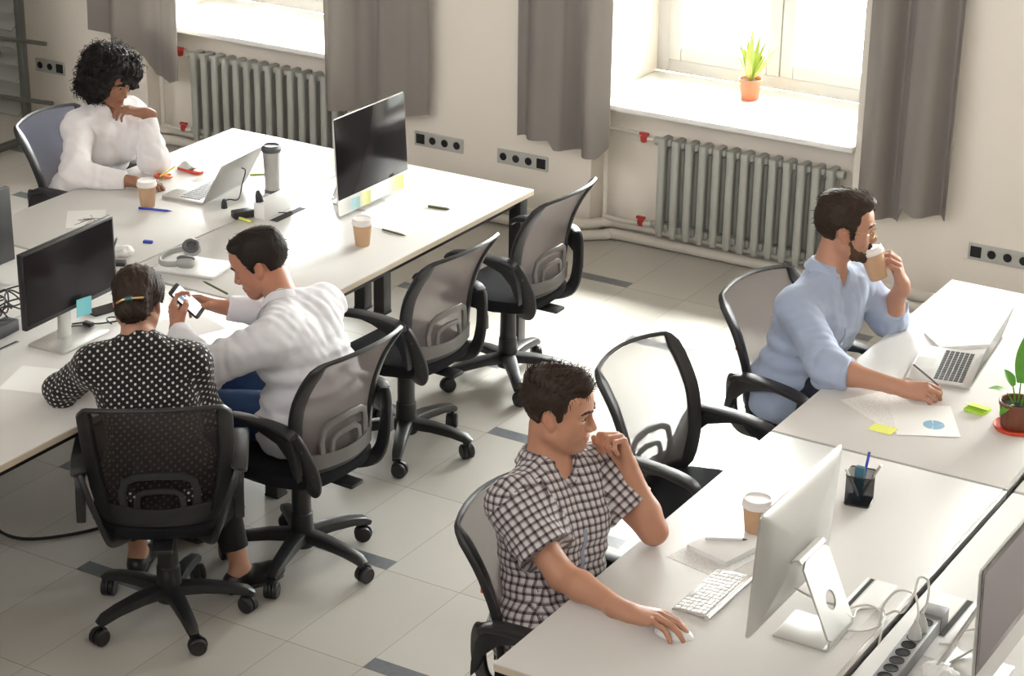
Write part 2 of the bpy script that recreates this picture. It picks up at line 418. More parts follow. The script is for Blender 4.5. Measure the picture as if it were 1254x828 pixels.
# ------------------------------------------------------------------ radiators, pipes
def radiator(x0, n, label):
    p = .0755; x1 = x0+p*n
    t = thing('radiator', label, 'radiator', (x0+p*n/2, 9.2, 0), 0, 'cast iron radiators under the windows')
    for k in range(n):
        m = MB(); x = (k+.5-n/2)*p
        for y in (-.055, .02):
            m.tube([(x, y, .085), (x, y, .12), (x, y, .56), (x, y, .592)], [.016, .021, .021, .012], 10, flat=.8, up=(1, 0, 0))
        m.box(x-.020, x+.020, -.07, .035, .105, .15, .012); m.box(x-.020, x+.020, -.07, .035, .535, .60, .014)
        m.box(x-p/2+.001, x+p/2-.001, -.035, .0, .112, .145, .008); m.box(x-p/2+.001, x+p/2-.001, -.035, .0, .555, .588, .008)
        m.box(x-.006, x+.006, -.045, .012, .14, .55)
        m.build('radiator_section', M['rad'], t)
    for x in (-p*n/2, p*n/2):
        for z in (.572, .128): m = MB(); m.lathe([(.0, -.02), (.02, -.02), (.022, .0), (.02, .02), (0, .02)], 12, (x, -.018, z), (1, 0, 0)); m.build('end_plug', M['rad'], t)
    for x in (-p*n/2+.1, p*n/2-.1): m = MB(); m.box(x-.01, x+.01, -.03, .1, .515, .535, .003); m.build('wall_bracket', M['rad'], t)
    for z in (.572, .128):
        v = MB(); v.lathe([(0, -.02), (.014, -.02), (.018, -.01), (.018, .012), (.008, .02), (0, .02)], 12, (-p*n/2-.085, -.018, z), (0, 0, 1))
        v.box(-p*n/2-.11, -p*n/2-.06, -.028, -.008, z+.015, z+.03, .004); v.build('red_valve', M['red'], t)
    return t
radiator(-7.635, 14, 'tall grey ribbed radiator under the window behind the woman in white')
radiator(-4.655, 13, 'grey ribbed radiator under the window with the potted plant')
def pipe(name, paths, label, r=.02):
    m = MB()
    for q in paths: m.tube(q, r, 12)
    return m
def niche_pipes(a, b, xr, label, grp='white heating pipes along the wall', right=True):
    t = thing('heating_pipe', label, 'pipe', (a+.05, 9.2, 0), 0, grp); L = lambda q: [(x-a-.05, y-9.2, z) for x, y, z in q]
    m = MB(); m.tube(L([(a+.05, 9.22, .09), (a+.05, 9.22, 2.6)]), .014, 10); m.build('riser', M['pipe'], t)
    m = MB(); m.tube(L(crom([(a+.05, 9.23, .58), (a+.22, 9.23, .575), (a+.27, 9.2, .555), (a+.3, 9.19, .57), (xr, 9.182, .572)], 6)), .012, 10); m.build('feed_branch', M['pipe'], t)
    m = MB(); m.tube(L(crom([(a+.06, 9.2, .11), (a+.2, 9.19, .11), (xr, 9.182, .128)], 6)), .013, 10); m.build('return_branch', M['pipe'], t)
    return t
niche_pipes(-7.95, -6.5, -7.66, 'thin white heating riser left of the radiator behind the woman in white')
niche_pipes(-5.02, -3.6, -4.68, 'thin white heating riser left of the radiator by the potted plant')
tag(pipe('floor_pipe', [crom([(-8.4, 9.08, .09), (-8.0, 9.08, .09), (-7.9, 9.2, .085), (-7.7, 9.24, .08), (-6.75, 9.24, .08), (-6.58, 9.22, .085), (-6.45, 9.08, .09), (-5.4, 9.08, .09), (-5.12, 9.075, .09), (-5.03, 9.10, .085), (-4.95, 9.20, .08), (-4.8, 9.23, .08), (-3.8, 9.235, .08), (-3.66, 9.22, .085), (-3.56, 9.08, .09), (-2.2, 9.08, .09)], 8)], '', .026).build('floor_pipe', M['pipe']),
    'white heating pipe running low along the foot of the wall, upper of two', 'pipe', 'white heating pipes along the wall')
tag(pipe('floor_pipe', [crom([(-8.4, 9.06, .035), (-8.0, 9.06, .035), (-7.9, 9.17, .03), (-7.7, 9.2, .03), (-6.75, 9.2, .03), (-6.58, 9.18, .03), (-6.45, 9.06, .035), (-5.4, 9.06, .035), (-5.12, 9.05, .035), (-5.03, 9.07, .03), (-4.93, 9.15, .03), (-4.8, 9.19, .03), (-3.8, 9.19, .03), (-3.66, 9.18, .03), (-3.56, 9.06, .035), (-2.2, 9.06, .035)], 8)], '', .027).build('floor_pipe', M['pipe']),
    'white heating pipe lying on the floor along the wall, lower of two', 'pipe', 'white heating pipes along the wall')

# ------------------------------------------------------------------ wall sockets
def socket_strip(x0, kinds, z, label):
    n = len(kinds); w = .0765
    t = thing('socket_strip', label, 'wall socket', (x0, YW, z), 0, 'wall socket strips')
    m = MB(); m.box(0, w*n, -.012, 0, -.04, .04, .004); m.build('faceplate', M['socket'], t)
    for k, c in enumerate(kinds):
        h = MB(); x = w*(k+.5)
        if c == 's':
            h.box(x-.027, x+.027, -.0145, -.008, -.027, .027, .003); h.build('data_port', M['hole'], t)
        else:
            h.lathe([(.0295, -.0005), (.031, .004), (.027, .0045), (.0215, .002), (0, .002)], 20, (x, -.010, 0), (0, -1, 0)); o = h.build('outlet', M['socket'], t)
            h = MB(); h.lathe([(.0205, 0), (.0205, .0014), (0, .0014)], 20, (x, -.0121, 0), (0, -1, 0)); h.build('outlet_well', M['hole'], o)
    return t
socket_strip(-6.095, 'srrr', .355, 'grey wall socket strip just right of the white-chinned monitor')
socket_strip(-5.577, 'rrrs', .347, 'grey wall socket strip below the curtain left of the plant window')
socket_strip(-3.00, 'srrrr', .335, 'grey wall socket strip at right behind the far right desk')
socket_strip(-8.80, 'rrs', .35, 'dark wall socket strip beside the slatted rack')

# ------------------------------------------------------------------ curtains
def curtain(name, label, x0, x1, hem, n, amp, y=9.05, flare=0, seed=0, top=2.95):
    rnd = random.Random(seed); ph = [rnd.uniform(0, 6) for _ in range(6)]; xm = (x0+x1)/2
    def fn(u, v):
        k = np.interp(u, [h[0] for h in hem], [h[1] for h in hem])
        z = top+(k-top)*v
        a = amp*(.45+.55*v)
        s = math.sin(2*PI*n*u+ph[0]+.5*math.sin(3*u+ph[1])+.35*v*math.sin(ph[2]+5*u))
        yy = a*(abs(s)**.75*(1 if s > 0 else -1)+.3*math.sin(4*PI*n*u+ph[3]+v*2))
        w = 1+flare*(v-.8)
        return (xm+(x0+(x1-x0)*u-xm)*w+.25*a*math.cos(2*PI*n*u+ph[0]), y+yy-.02*v, z)
    m = MB(); m.grid(fn, 90, 24, .004)
    # origin at the hem
    o = m.build(name, M['curtain']); 
    return tag(o, label, 'curtain', 'grey curtains at the windows')
curtain('curtain', 'grey curtain hitched up above the woman in white', -8.27, -7.56, [(0, .66), (.48, .60), (.56, .50), (.64, .46), (.9, .45), (1, .48)], 1.6, .05, seed=1)
curtain('curtain', 'grey curtain between the ribbed radiator and the white-chinned monitor', -6.62, -5.95, [(0, .47), (.30, .49), (.34, .50), (1, .52)], 2.1, .055, y=9.03, seed=8)
curtain('curtain', 'grey curtain at the left side of the plant window', -5.42, -4.87, [(0, .50), (.40, .53), (.46, .485), (.8, .48), (.93, .485), (1, .54)], 1.7, .055, seed=3)
curtain('curtain', 'grey curtain at the right side of the plant window', -3.52, -3.08, [(0, .47), (.32, .44), (.5, .45), (.56, .53), (.66, .50), (1, .49)], 1.8, .055, seed=5)

# ------------------------------------------------------------------ slatted rack at the far left
t = thing('slatted_rack', 'dark metal rack of tilted slats with projecting rods, far left corner', 'rack', (-8.57, 8.72, 0))
for x in (-.55, .08):
    m = MB(); m.box(x-.022, x+.022, -.02, .02, .06, 1.75, .004); m.build('post', M['rackm'], t)
for x in (-.55, .08):
    m = MB(); m.box(x-.02, x+.02, -.3, .3, .03, .07, .006); m.build('foot', M['rackm'], t)
for k in range(15):
    m = MB(); z = .22+k*.1; T = Matrix.Translation((-.235, 0, z)) @ Matrix.Rotation(math.radians(38), 4, 'X')
    m.box(-.29, .29, -.055, .055, -.004, .004, .002, T); m.build('slat', M['rackslat'], t)
for z, x1, y in ((.67, .36, -.12), (.57, .02, -.14), (.33, .38, -.12), (.98, .2, -.1)):
    m = MB(); m.tube([(-.75, y-.10, z-.02), (x1, y+.02, z)], .013, 10); m.build('rod', M['rackm'], t)
for x in (-.55, .08):
    for y in (-.27, .27):
        m = MB(); m.lathe([(0, -.012), (.022, -.012), (.03, -.006), (.03, .006), (.022, .012), (0, .012)], 14, (x, y, .03), (1, 0, 0)); m.build('wheel', M['black'], t)

# ------------------------------------------------------------------ desks
TH = .026; ZD = .74
def desk(x0, x1, y0, y1, label, gap_side, end_edge, legs, metal_gap=False):
    cx, cy = (x0+x1)/2, (y0+y1)/2
    t = thing('office_desk', label, 'desk', (cx, cy, 0), 0, 'white office desks')
    X0, X1, Y0, Y1 = x0-cx, x1-cx, y0-cy, y1-cy
    m = MB(); m.box(X0, X1, Y0, Y1, ZD-TH, ZD, .0025); m.build('desktop', M['desk'], t)
    e = MB()                                                    # edging on the free sides
    fx = X1 if gap_side < 0 else X0; s = 1 if gap_side < 0 else -1
    e.box(min(fx, fx+s*.0015), max(fx, fx+s*.0015), Y0+.002, Y1-.002, ZD-TH+.002, ZD-.003)
    for yy in end_edge:
        q = Y0 if yy < 0 else Y1; e.box(X0+.002, X1-.002, min(q, q+yy*.0015), max(q, q+yy*.0015), ZD-TH+.002, ZD-.003)
    e.build('edge_banding', M['edge'], t)
    if metal_gap:
        g = MB(); gx = X1 if gap_side > 0 else X0; s = 1 if gap_side > 0 else -1
        g.box(min(gx, gx+s*.015), max(gx, gx+s*.015), Y0, Y1, ZD-.03, ZD-.001, .001); g.build('gap_rail', M['alu'], t)
    r = MB()
    for yy in (Y0+.06, Y1-.06): r.box(X0+.05, X1-.05, yy-.02, yy+.02, ZD-TH-.045, ZD-TH-.001)
    for xx in (X0+.07, X1-.07): r.box(xx-.02, xx+.02, Y0+.06, Y1-.06, ZD-TH-.045, ZD-TH-.001)
    r.build('frame_rail', M['blackm'], t)
    for (sx, sy_) in legs:
        l = MB(); x = (X0+.05) if sx < 0 else (X1-.05); y = (Y0+.05) if sy_ < 0 else (Y1-.05)
        l.box(x-.03, x+.03, y-.03, y+.03, .012, ZD-TH-.001, .003); l.box(x-.032, x+.032, y-.032, y+.032, 0, .014, .003); l.build('leg', M['blackm'], t)
    return t
LX0, LM, LX1 = -6.205, -5.368, -4.53
DL = [(5.965, 7.74), (4.17, 5.945)]
desk(LX0, LM-.005, *DL[0], 'far left white desk the woman in white leans on', 1, (1,), ((-1, 1), (-1, -1), (1, 1)))
desk(LM+.005, LX1, *DL[0], 'white desk carrying the white-chinned monitor, facing two empty chairs', -1, (1,), ((1, 1), (1, -1), (-1, 1)))
desk(LX0, LM-.005, *DL[1], 'white desk at the left picture edge behind the black monitor', 1, (-1,), ((-1, 1), (-1, -1)))
desk(LM+.005, LX1, *DL[1], 'white desk where the woman in dots sits, with black monitor', -1, (-1,), ((1, 1), (1, -1)))
RX0, RG0, RG1, RX1 = -2.577, -1.775, -1.742, -.90
DR = [(6.0, 7.69), (4.235, 5.985)]
desk(RX0, RG0, *DR[0], 'far right white desk of the man drinking coffee', 1, (1,), ((-1, 1), (-1, -1), (1, 1)), True)
desk(RX0, RG0, *DR[1], 'near right white desk of the man in plaid', 1, (-1,), ((-1, 1), (-1, -1), (1, -1)), True)
desk(RG1, RX1, *DR[0], 'white desk at the right edge past the cable gap, far one', -1, (1,), ((1, 1), (1, -1)), False)
desk(RG1, RX1, *DR[1], 'white desk at the bottom right corner with power strip and mauve monitor', -1, (-1,), ((1, 1), (1, -1)), False)
# seam strip between near and far right desks
for n, (x0, x1, y0, y1, lab) in enumerate(((RX0, RG0, 5.9855, 5.9995, 'thin grey joint strip across the right desks'), (LX0, LX1, 5.9455, 5.9645, 'thin grey joint strip across the left desks'))):
    s = MB(); s.box(x0, x1, y0, y1, ZD-.02, ZD-.003); tag(s.build('joint_strip', M['grey']), lab, 'joint strip')
# dark cable tray down the gap of the right desks
t = thing('cable_tray', 'black cable tray seen down the gap between the right desks', 'cable tray', ((RG0+RG1)/2, 5.9, .60))
m = MB(); m.box(-.10, .10, -1.62, 1.72, 0, .006); m.box(-.10, -.096, -1.62, 1.72, .006, .07); m.box(.096, .10, -1.62, 1.72, .006, .07); m.build('trough', M['blackm'], t)
for y in (-1.2, -.4, .5, 1.3): m = MB(); m.box(-.018, .018, y-.02, y+.02, .07, .09, .002); m.box(-.0015, .0015, y-.02, y+.02, .006, .07); m.build('bracket', M['blackm'], t)
# ------------------------------------------------------------------ office chairs
SEAT_Z = .455
def back_pt(u, v):
    """backrest surface: u -1..1 across, v 0..1 upward (chair faces +x)"""
    w = np.interp(v, [0, .25, .6, .9, 1], [.178, .205, .222, .222, .214])
    x = -.205+.018*math.sin(v*PI*.85)-.140*max(v, 0)**2.4+.045*u*u
    z = .475+.455*v-.012*u*u*v*v
    return V(x, u*w, z)
def make_chair(label, meshm, group, rz_base=0, lumbar='lumbar', label_tag=False, height=0):
    t = thing('office_chair', label, 'chair', (0, 0, 0), 0, group)
    dz = height
    # star base
    m = MB(); m.lathe([(0, .07), (.045, .07), (.05, .085), (.046, .115), (.036, .135), (0, .135)], 20)
    for k in range(5):
        a = rz_base+k*2*PI/5; c, s = math.cos(a), math.sin(a)
        prof = rrect(.034, .056, .010, 3)
        P = [(c*r, s*r, z) for r, z in ((.03, .112), (.12, .112), (.21, .102), (.262, .09), (.287, .076))]
        m.sweep(P, prof, [(1.25, 1.15), (1.15, 1.0), (1.0, .85), (.95, .75), (.6, .6)], up=(0, 0, 1))
    m.build('star_base', M['black'], t)
    for k in range(5):
        a = rz_base+k*2*PI/5; x, y = .275*math.cos(a), .275*math.sin(a); d = a+.9+k*1.3
        m = MB(); ax = V(math.cos(d), math.sin(d), 0); off = V(-math.sin(d), math.cos(d), 0)*.012
        for sgn in (-1, 1):
            c0 = V(x, y, .031)+ax*sgn*.014+off
            m.lathe([(0, -.010), (.025, -.010), (.0305, -.006), (.031, .005), (.027, .010), (0, .010)], 16, c0, ax)
        m.lathe([(0, -.004), (.034, -.004), (.034, .004), (0, .004)], 16, V(x, y, .0345)+off, ax)
        m.tube([(x, y, .03), (x, y, .075)], .008, 8)
        m.build('caster', M['black'], t)
    m = MB(); m.lathe([(.044, .12), (.040, .2), (.036, .205), (.034, .325), (.016, .327), (.016, .40+dz), (0, .40+dz)], 18); m.build('gas_column', M['black'], t)
    m = MB(); m.box(-.09, .11, -.075, .075, .372+dz, .402+dz, .012); m.box(-.26, -.06, -.035, .035, .375+dz, .392+dz, .006)
    m.tube([(0.02, -.06, .385+dz), (.02, -.19, .385+dz)], .006, 8); m.box(-.005, .045, -.215, -.18, .379+dz, .391+dz, .004)
    m.build('tilt_mechanism', M['black'], t)
    # seat: waterfall-front cushion on a pan
    m = MB(); rings = [(.86, .402), (.97, .408), (1, .425), (1, .442), (.965, .458), (.86, .466), (.5, .468)]; n = 40; vs = []
    for k, z in rings:
        for i in range(n):
            a = 2*PI*i/n; c, s = math.cos(a), math.sin(a); e = .55
            x = .235*abs(c)**e*(1 if c > 0 else -1); y = .238*abs(s)**e*(1 if s > 0 else -1)
            x, y = x*k+.02, y*k*(1-.05*(x < -.1))
            vs.append((x, y, z+dz-.05*max(0, (x-.12)/.13)**2-.006*(1-(y/.24)**2)*(z > .45)))
    fs = [(i*n+j, i*n+(j+1) % n, (i+1)*n+(j+1) % n, (i+1)*n+j) for i in range(len(rings)-1) for j in range(n)]
    fs += [tuple(range(n))[::-1], tuple((len(rings)-1)*n+j for j in range(n))]
    m.add(vs, fs); m.build('seat', M['seat'], t)
    B = lambda u, v: back_pt(u, v)+V(0, 0, dz)
    # frame loop
    lp = []
    for u in np.linspace(-.90, .90, 9): lp.append((u, 1, .42))
    lp += [(.975, .997, .5), (.999, .975, .9)]
    for v in np.linspace(.92, .10, 12): lp.append((1, v, 1.55))
    lp += [(.985, .035, 1.4), (.93, .004, 1.3)]
    for u in np.linspace(.84, -.84, 9): lp.append((u, 0, 1.2))
    lp += [(-.93, .004, 1.3), (-.985, .035, 1.4)]
    for v in np.linspace(.10, .92, 12): lp.append((-1, v, 1.55))
    lp += [(-.999, .975, .9), (-.975, .997, .5)]
    P = [B(u, v) for u, v, k in lp]; N = []
    for u, v, k in lp:
        a = B(u+.01, v)-B(u-.01, v); b = B(u, v+.01)-B(u, v-.01); N.append(nrm(np.cross(a, b)))
    m = MB(); m.sweep(P, rrect(.026, .034, .008, 3), [(min(1, .35+.55*k), k) for _, _, k in lp], closed=True, up=N); m.build('backrest_frame', M['black'], t)
    m = MB(); m.grid(lambda a, b: B(-.97+1.94*a, .015+.97*b), 16, 16); m.build('mesh_panel', meshm, t)
    # lumbar support: nested arches behind the mesh
    m = MB()
    for h, wd, th in ((.36, .62, 1), (.24, .40, .8)):
        q = [(-wd, .03), (-wd*.98, h*.6), (-wd*.86, h*.88), (-wd*.6, h), (0, h*1.04), (wd*.6, h), (wd*.86, h*.88), (wd*.98, h*.6), (wd, .03)]
        m.sweep([B(u, v)+V(-.016, 0, 0) for u, v in q], rrect(.012, .026*th, .004, 3), up=(1, 0, 0))
    m.grid(lambda a, b: B(-.86+1.72*a, .01+.13*b-.03*math.sin(PI*a)*b)+V(-.022, 0, 0), 14, 4, .006)
    m.build('lumbar_support', M[lumbar], t)
    # arms
    for s in (-1, 1):
        path = crom([(.145, .262*s, .622), (.12, .262*s, .643), (.05, .262*s, .657), (-.05, .262*s, .662), (-.13, .262*s, .660), (-.172, .26*s, .648), (-.195, .248*s, .615), (-.210, .228*s, .56), (-.220, .206*s, .50), (-.216, .186*s, .44), (-.188, .165*s, .402), (-.12, .12*s, .386), (-.05, .07*s, .384)], 4)
        n = len(path); k = np.linspace(0, 1, n); ups = []
        for i in range(n):
            q = path[min(i+1, n-1)]-path[max(i-1, 0)]; ups.append(nrm(V(q[2], .12*s*(k[i] > .45), -q[0])))
        m = MB(); m.sweep([V(*p)+V(0, 0, dz) for p in path], rrect(.024, .050, .008, 3), list(zip(np.interp(k, [0, .1, .5, 1], [.8, 1, .85, .6]), np.interp(k, [0, .15, .45, .8, 1], [.8, 1.15, 1.1, 1.15, .8]))), up=ups)
        arm = m.build('armrest', M['black'], t)
        g = [(.06, .650), (-.13, .655), (-.18, .64), (-.198, .60), (-.212, .53), (-.214, .48), (-.196, .50), (-.172, .56), (-.125, .606), (-.04, .634)]
        Tg = Matrix.Translation((0, .258*s, dz)) @ Matrix.Rotation(PI/2, 4, 'X')
        m = MB(); m.prism(g, -.015, .015, .003, Tg); br = m.build('arm_gusset', M['black'], arm)
        for z, x, y in ((.59, -.2125, .241), (.49, -.2290, .203)):
            m = MB(); m.lathe([(0, 0), (.007, 0), (.007, .003), (.003, .004), (0, .002)], 10, V(x, y*s, z+dz), V(-1, .1*s, 0)); m.build('screw', M['greydk'], arm)
    if label_tag:
        m = MB(); p = B(-.99, .62); m.box(p[0]-.02, p[0]+.004, p[1]-.006, p[1]+.004, p[2]-.02, p[2]+.02, .002); m.build('red_tag', M['orangered'], t)
    return t
GC = 'black mesh office chairs'
CH = {}
def place(key, x, y, rz, label, meshm, base, tagd=False, lumbar='lumbar', h=0):
    c = make_chair(label, meshm, GC, base-rz, lumbar, tagd, h); c.location = (x, y, 0); c.rotation_euler = (0, 0, rz); CH[key] = c
R_ = math.radians
place('c1', -4.32, 4.95, R_(127), 'black mesh office chair holding the woman in the dotted blouse', M['meshdark'], R_(38), lumbar='black')
place('c2', -4.175, 5.52, R_(177), 'black mesh office chair holding the man in the white shirt', M['mesh'], R_(68))
place('c3', -4.40, 6.53, R_(177), 'empty black mesh office chair next to the man in the white shirt', M['mesh'], R_(8))
place('c4', -4.41, 7.335, R_(180), 'empty black mesh office chair nearest the window wall', M['mesh'], R_(22))
place('c5', -2.62, 4.786, R_(3), 'black mesh office chair holding the man in the plaid shirt', M['mesh'], R_(10), True)
place('c6', -2.80, 5.935, R_(-5), 'empty pale-mesh office chair between the two men at the right desks', M['meshpale'], R_(40), lumbar='black')
place('c7', -2.745, 6.76, R_(-10), 'grey mesh office chair holding the man drinking coffee', M['mesh'], R_(20), True)
place('c8', -6.37, 6.98, R_(4), 'blue-grey mesh office chair holding the woman in white', M['meshblue'], R_(30))
# ------------------------------------------------------------------ implicit surfaces for bodies and clothes
def P3(*a): return np.array(a, np.float32)
class SDF:
    def __init__(s): s.ops = []; s.limbs = []; s.disp = None
    def cone(s, a, b, ra, rb, k=.02, cut=None, op='u'):
        a, b = P3(*a), P3(*b); ab = b-a; L2 = float(ab@ab)+1e-12
        cuts = [(P3(*p), P3(*nrm(n))) for p, n in (cut or [])]
        def f(P):
            d = P-a; h = np.clip(d@ab/L2, 0, 1)
            r = np.sqrt(((d-h[:, None]*ab)**2).sum(1))-(ra+(rb-ra)*h)
            for p, n in cuts: r = np.maximum(r, (P-p)@n)
            return r
        s.ops.append((op, f, k, (a+b)/2, math.sqrt(L2)/2+max(ra, rb))); return s
    def ell(s, c, r, R=None, k=.02, op='u'):
        c = P3(*c); r = P3(*r); Rm = None if R is None else np.asarray(R, np.float32)
        def f(P):
            q = P-c
            if Rm is not None: q = q@Rm
            k0 = np.sqrt(((q/r)**2).sum(1)); k1 = np.sqrt(((q/r**2)**2).sum(1))+1e-9
            return k0*(k0-1)/k1
        s.ops.append((op, f, k, c, float(r.max()))); return s
    def fn(s, f, op, k=.004, c=(0, 0, 0), r=9.): s.ops.append((op, f, k, P3(*c), r)); return s
    def ev(s, P, disp=True):
        return s.ev_blocks(P[:, None, :], P, np.zeros(len(P), np.float32), disp)[:, 0]
    def ev_blocks(s, P, C0, hd, disp=True):
        """P (n, m, 3) sample blocks round centres C0 with half diagonals hd"""
        n, m = P.shape[:2]; F = np.full((n, m), .3, np.float32)
        for op, f, k, c, r in s.ops:
            if op == 'u':
                sel = np.sqrt(((C0-c)**2).sum(1)) < r+hd+k+.06
                if not sel.any(): continue
                d = f(P[sel].reshape(-1, 3)).reshape(-1, m).astype(np.float32); a = F[sel]
                h = np.maximum(k-np.abs(a-d), 0)/max(k, 1e-6); F[sel] = np.minimum(a, d)-h*h*k*.25
            else:
                sel = np.sqrt(((C0-c)**2).sum(1)) < r+hd+k+.06
                if not sel.any(): continue
                d = f(P[sel].reshape(-1, 3)).reshape(-1, m).astype(np.float32)
                if op == 's': d = -d
                a = F[sel]; h = np.maximum(k-np.abs(a-d), 0)/max(k, 1e-6); F[sel] = np.maximum(a, d)+h*h*k*.25
        if disp and s.disp is not None: F += s.disp(P.reshape(-1, 3)).reshape(n, m)
        return F
    def mesh(s, vox, pad=.02):
        us = [(c, r) for op, f, k, c, r in s.ops if op == 'u']
        lo = np.min([c-r for c, r in us], 0)-pad; hi = np.max([c+r for c, r in us], 0)+pad
        B = 8; nb = np.ceil((hi-lo)/(vox*B)).astype(int)+1
        g = np.stack(np.meshgrid(*[np.arange(k) for k in nb], indexing='ij'), -1).reshape(-1, 3)
        cen = (lo+(g+.5)*vox*B-vox*.5).astype(np.float32); hd = vox*B*.5*1.7321
        F0 = np.concatenate([s.ev_blocks(cen[i:i+20000, None, :], cen[i:i+20000], np.full(len(cen[i:i+20000]), .0, np.float32), False)[:, 0] for i in range(0, len(cen), 20000)])
        act = np.abs(F0) < hd*1.35+.02
        G = np.repeat(np.repeat(np.repeat(F0.reshape(nb), B, 0), B, 1), B, 2).astype(np.float32)
        off = np.stack(np.meshgrid(*[np.arange(B)]*3, indexing='ij'), -1).reshape(-1, 3)
        ga = g[act]; ca = cen[act]
        for i in range(0, len(ga), 1500):
            q = ga[i:i+1500]; idx = q[:, None, :]*B+off[None]
            P = (lo+idx*vox).astype(np.float32)
            F = s.ev_blocks(P, ca[i:i+1500], np.full(len(q), hd, np.float32))
            G[idx[..., 0], idx[..., 1], idx[..., 2]] = F
        S = G < 0; S[0] = S[-1] = False; S[:, 0] = S[:, -1] = False; S[:, :, 0] = S[:, :, -1] = False
        G = np.where(S, np.minimum(G, -1e-6), np.maximum(G, 1e-6))
        al = np.ones(tuple(k-1 for k in S.shape), bool); an = np.zeros_like(al)
        for dx in (0, 1):
            for dy in (0, 1):
                for dz in (0, 1):
                    t = S[dx:S.shape[0]-1+dx, dy:S.shape[1]-1+dy, dz:S.shape[2]-1+dz]; al &= t; an |= t
        cells = np.argwhere(an & ~al); n = len(cells)
        ids = np.full(al.shape, -1, np.int32); ids[tuple(cells.T)] = np.arange(n)
        acc = np.zeros((n, 3)); cnt = np.zeros(n)
        cor = [np.array(c) for c in np.ndindex(2, 2, 2)]
        val = {tuple(c): G[tuple((cells+c).T)] for c in cor}
        for c in cor:
            for ax in range(3):
                if c[ax]: continue
                d = c.copy(); d[ax] = 1; a, b = val[tuple(c)], val[tuple(d)]; x = (a < 0) != (b < 0)
                t = np.where(x, a/np.where(x, a-b, 1), 0)
                p = np.tile(c.astype(float), (n, 1)); p[:, ax] = t
                acc += np.where(x[:, None], p, 0); cnt += x
        v = lo+(cells+acc/cnt[:, None])*vox
        quads = []
        for ax in range(3):
            A = [slice(None)]*3; Bq = [slice(None)]*3; A[ax] = slice(0, -1); Bq[ax] = slice(1, None)
            x = np.argwhere(S[tuple(A)] != S[tuple(Bq)]); o1, o2 = (ax+1) % 3, (ax+2) % 3
            x = x[(x[:, o1] > 0) & (x[:, o2] > 0)]
            e1 = np.zeros(3, int); e1[o1] = 1; e2 = np.zeros(3, int); e2[o2] = 1
            lim = np.array(al.shape); x = x[((x < lim).all(1))]
            q = np.stack([ids[tuple((x-e1-e2).T)], ids[tuple((x-e2).T)], ids[tuple(x.T)], ids[tuple((x-e1).T)]], 1)
            fl = ~S[tuple(x.T)]; q[fl] = q[fl][:, ::-1]; quads.append(q[(q >= 0).all(1)])
        return v, np.concatenate(quads)

def np_mesh(name, v, q, m, parent=None, loc=(0, 0, 0), uv=None, tone=None, fidx=None):
    me = bpy.data.meshes.new(name); nv, nq = len(v), len(q)
    me.vertices.add(nv); me.vertices.foreach_set('co', (v-np.array(loc)).astype(np.float32).ravel())
    me.loops.add(nq*4); me.loops.foreach_set('vertex_index', q.astype(np.int32).ravel())
    me.polygons.add(nq); me.polygons.foreach_set('loop_start', np.arange(0, nq*4, 4, dtype=np.int32)); me.polygons.foreach_set('loop_total', np.full(nq, 4, np.int32))
    me.update(calc_edges=True); me.validate()
    me.polygons.foreach_set('use_smooth', [True]*nq)
    for x in (m if isinstance(m, (list, tuple)) else [m]): me.materials.append(x)
    if uv is not None: l = me.uv_layers.new(name='UVMap'); l.data.foreach_set('uv', uv.astype(np.float32).ravel())
    if tone is not None:
        a = me.color_attributes.new('tone', 'FLOAT_COLOR', 'POINT'); a.data.foreach_set('color', np.hstack([tone, np.ones((nv, 1))]).astype(np.float32).ravel())
    o = bpy.data.objects.new(name, me); C.objects.link(o)
    if parent: o.parent = parent
    else: o.location = loc
    return o

def wob(P, f, seed=0):
    """cheap smooth 3-d noise, -1..1"""
    r = np.random.RandomState(seed); out = 0
    for i in range(5):
        d = r.normal(size=3); d /= np.linalg.norm(d); e = r.normal(size=3)
        out = out+np.sin(P@(d*f*(.7+.25*i)).astype(np.float32)+r.uniform(0, 6)+1.3*np.sin(P@(e*f*.35).astype(np.float32)+r.uniform(0, 6)))
    return out/3.2

def polyd(x, z, pts):
    """signed distance to a closed 2-d outline, negative inside"""
    d = np.full(x.shape, 1e9, np.float32); ins = np.zeros(x.shape, bool); n = len(pts)
    for i in range(n):
        ax, az = pts[i]; bx, bz = pts[(i+1) % n]; ex, ez = bx-ax, bz-az
        t = np.clip(((x-ax)*ex+(z-az)*ez)/(ex*ex+ez*ez), 0, 1)
        d = np.minimum(d, (x-ax-t*ex)**2+(z-az-t*ez)**2)
        c = ((az > z) != (bz > z)) & (x < (bx-ax)*(z-az)/((bz-az) if bz != az else 1e-9)+ax); ins ^= c
    d = np.sqrt(d); return np.where(ins, -d, d)

def frame(yaw, pitch, roll=0):
    y, p, r = map(math.radians, (yaw, pitch, roll))
    f = V(math.cos(y)*math.cos(p), math.sin(y)*math.cos(p), math.sin(p)); l = V(-math.sin(y), math.cos(y), 0); u = np.cross(f, l)
    l, u = l*math.cos(r)+u*math.sin(r), u*math.cos(r)-l*math.sin(r)
    return np.stack([f, l, u], 1)                    # columns: forward, left, up

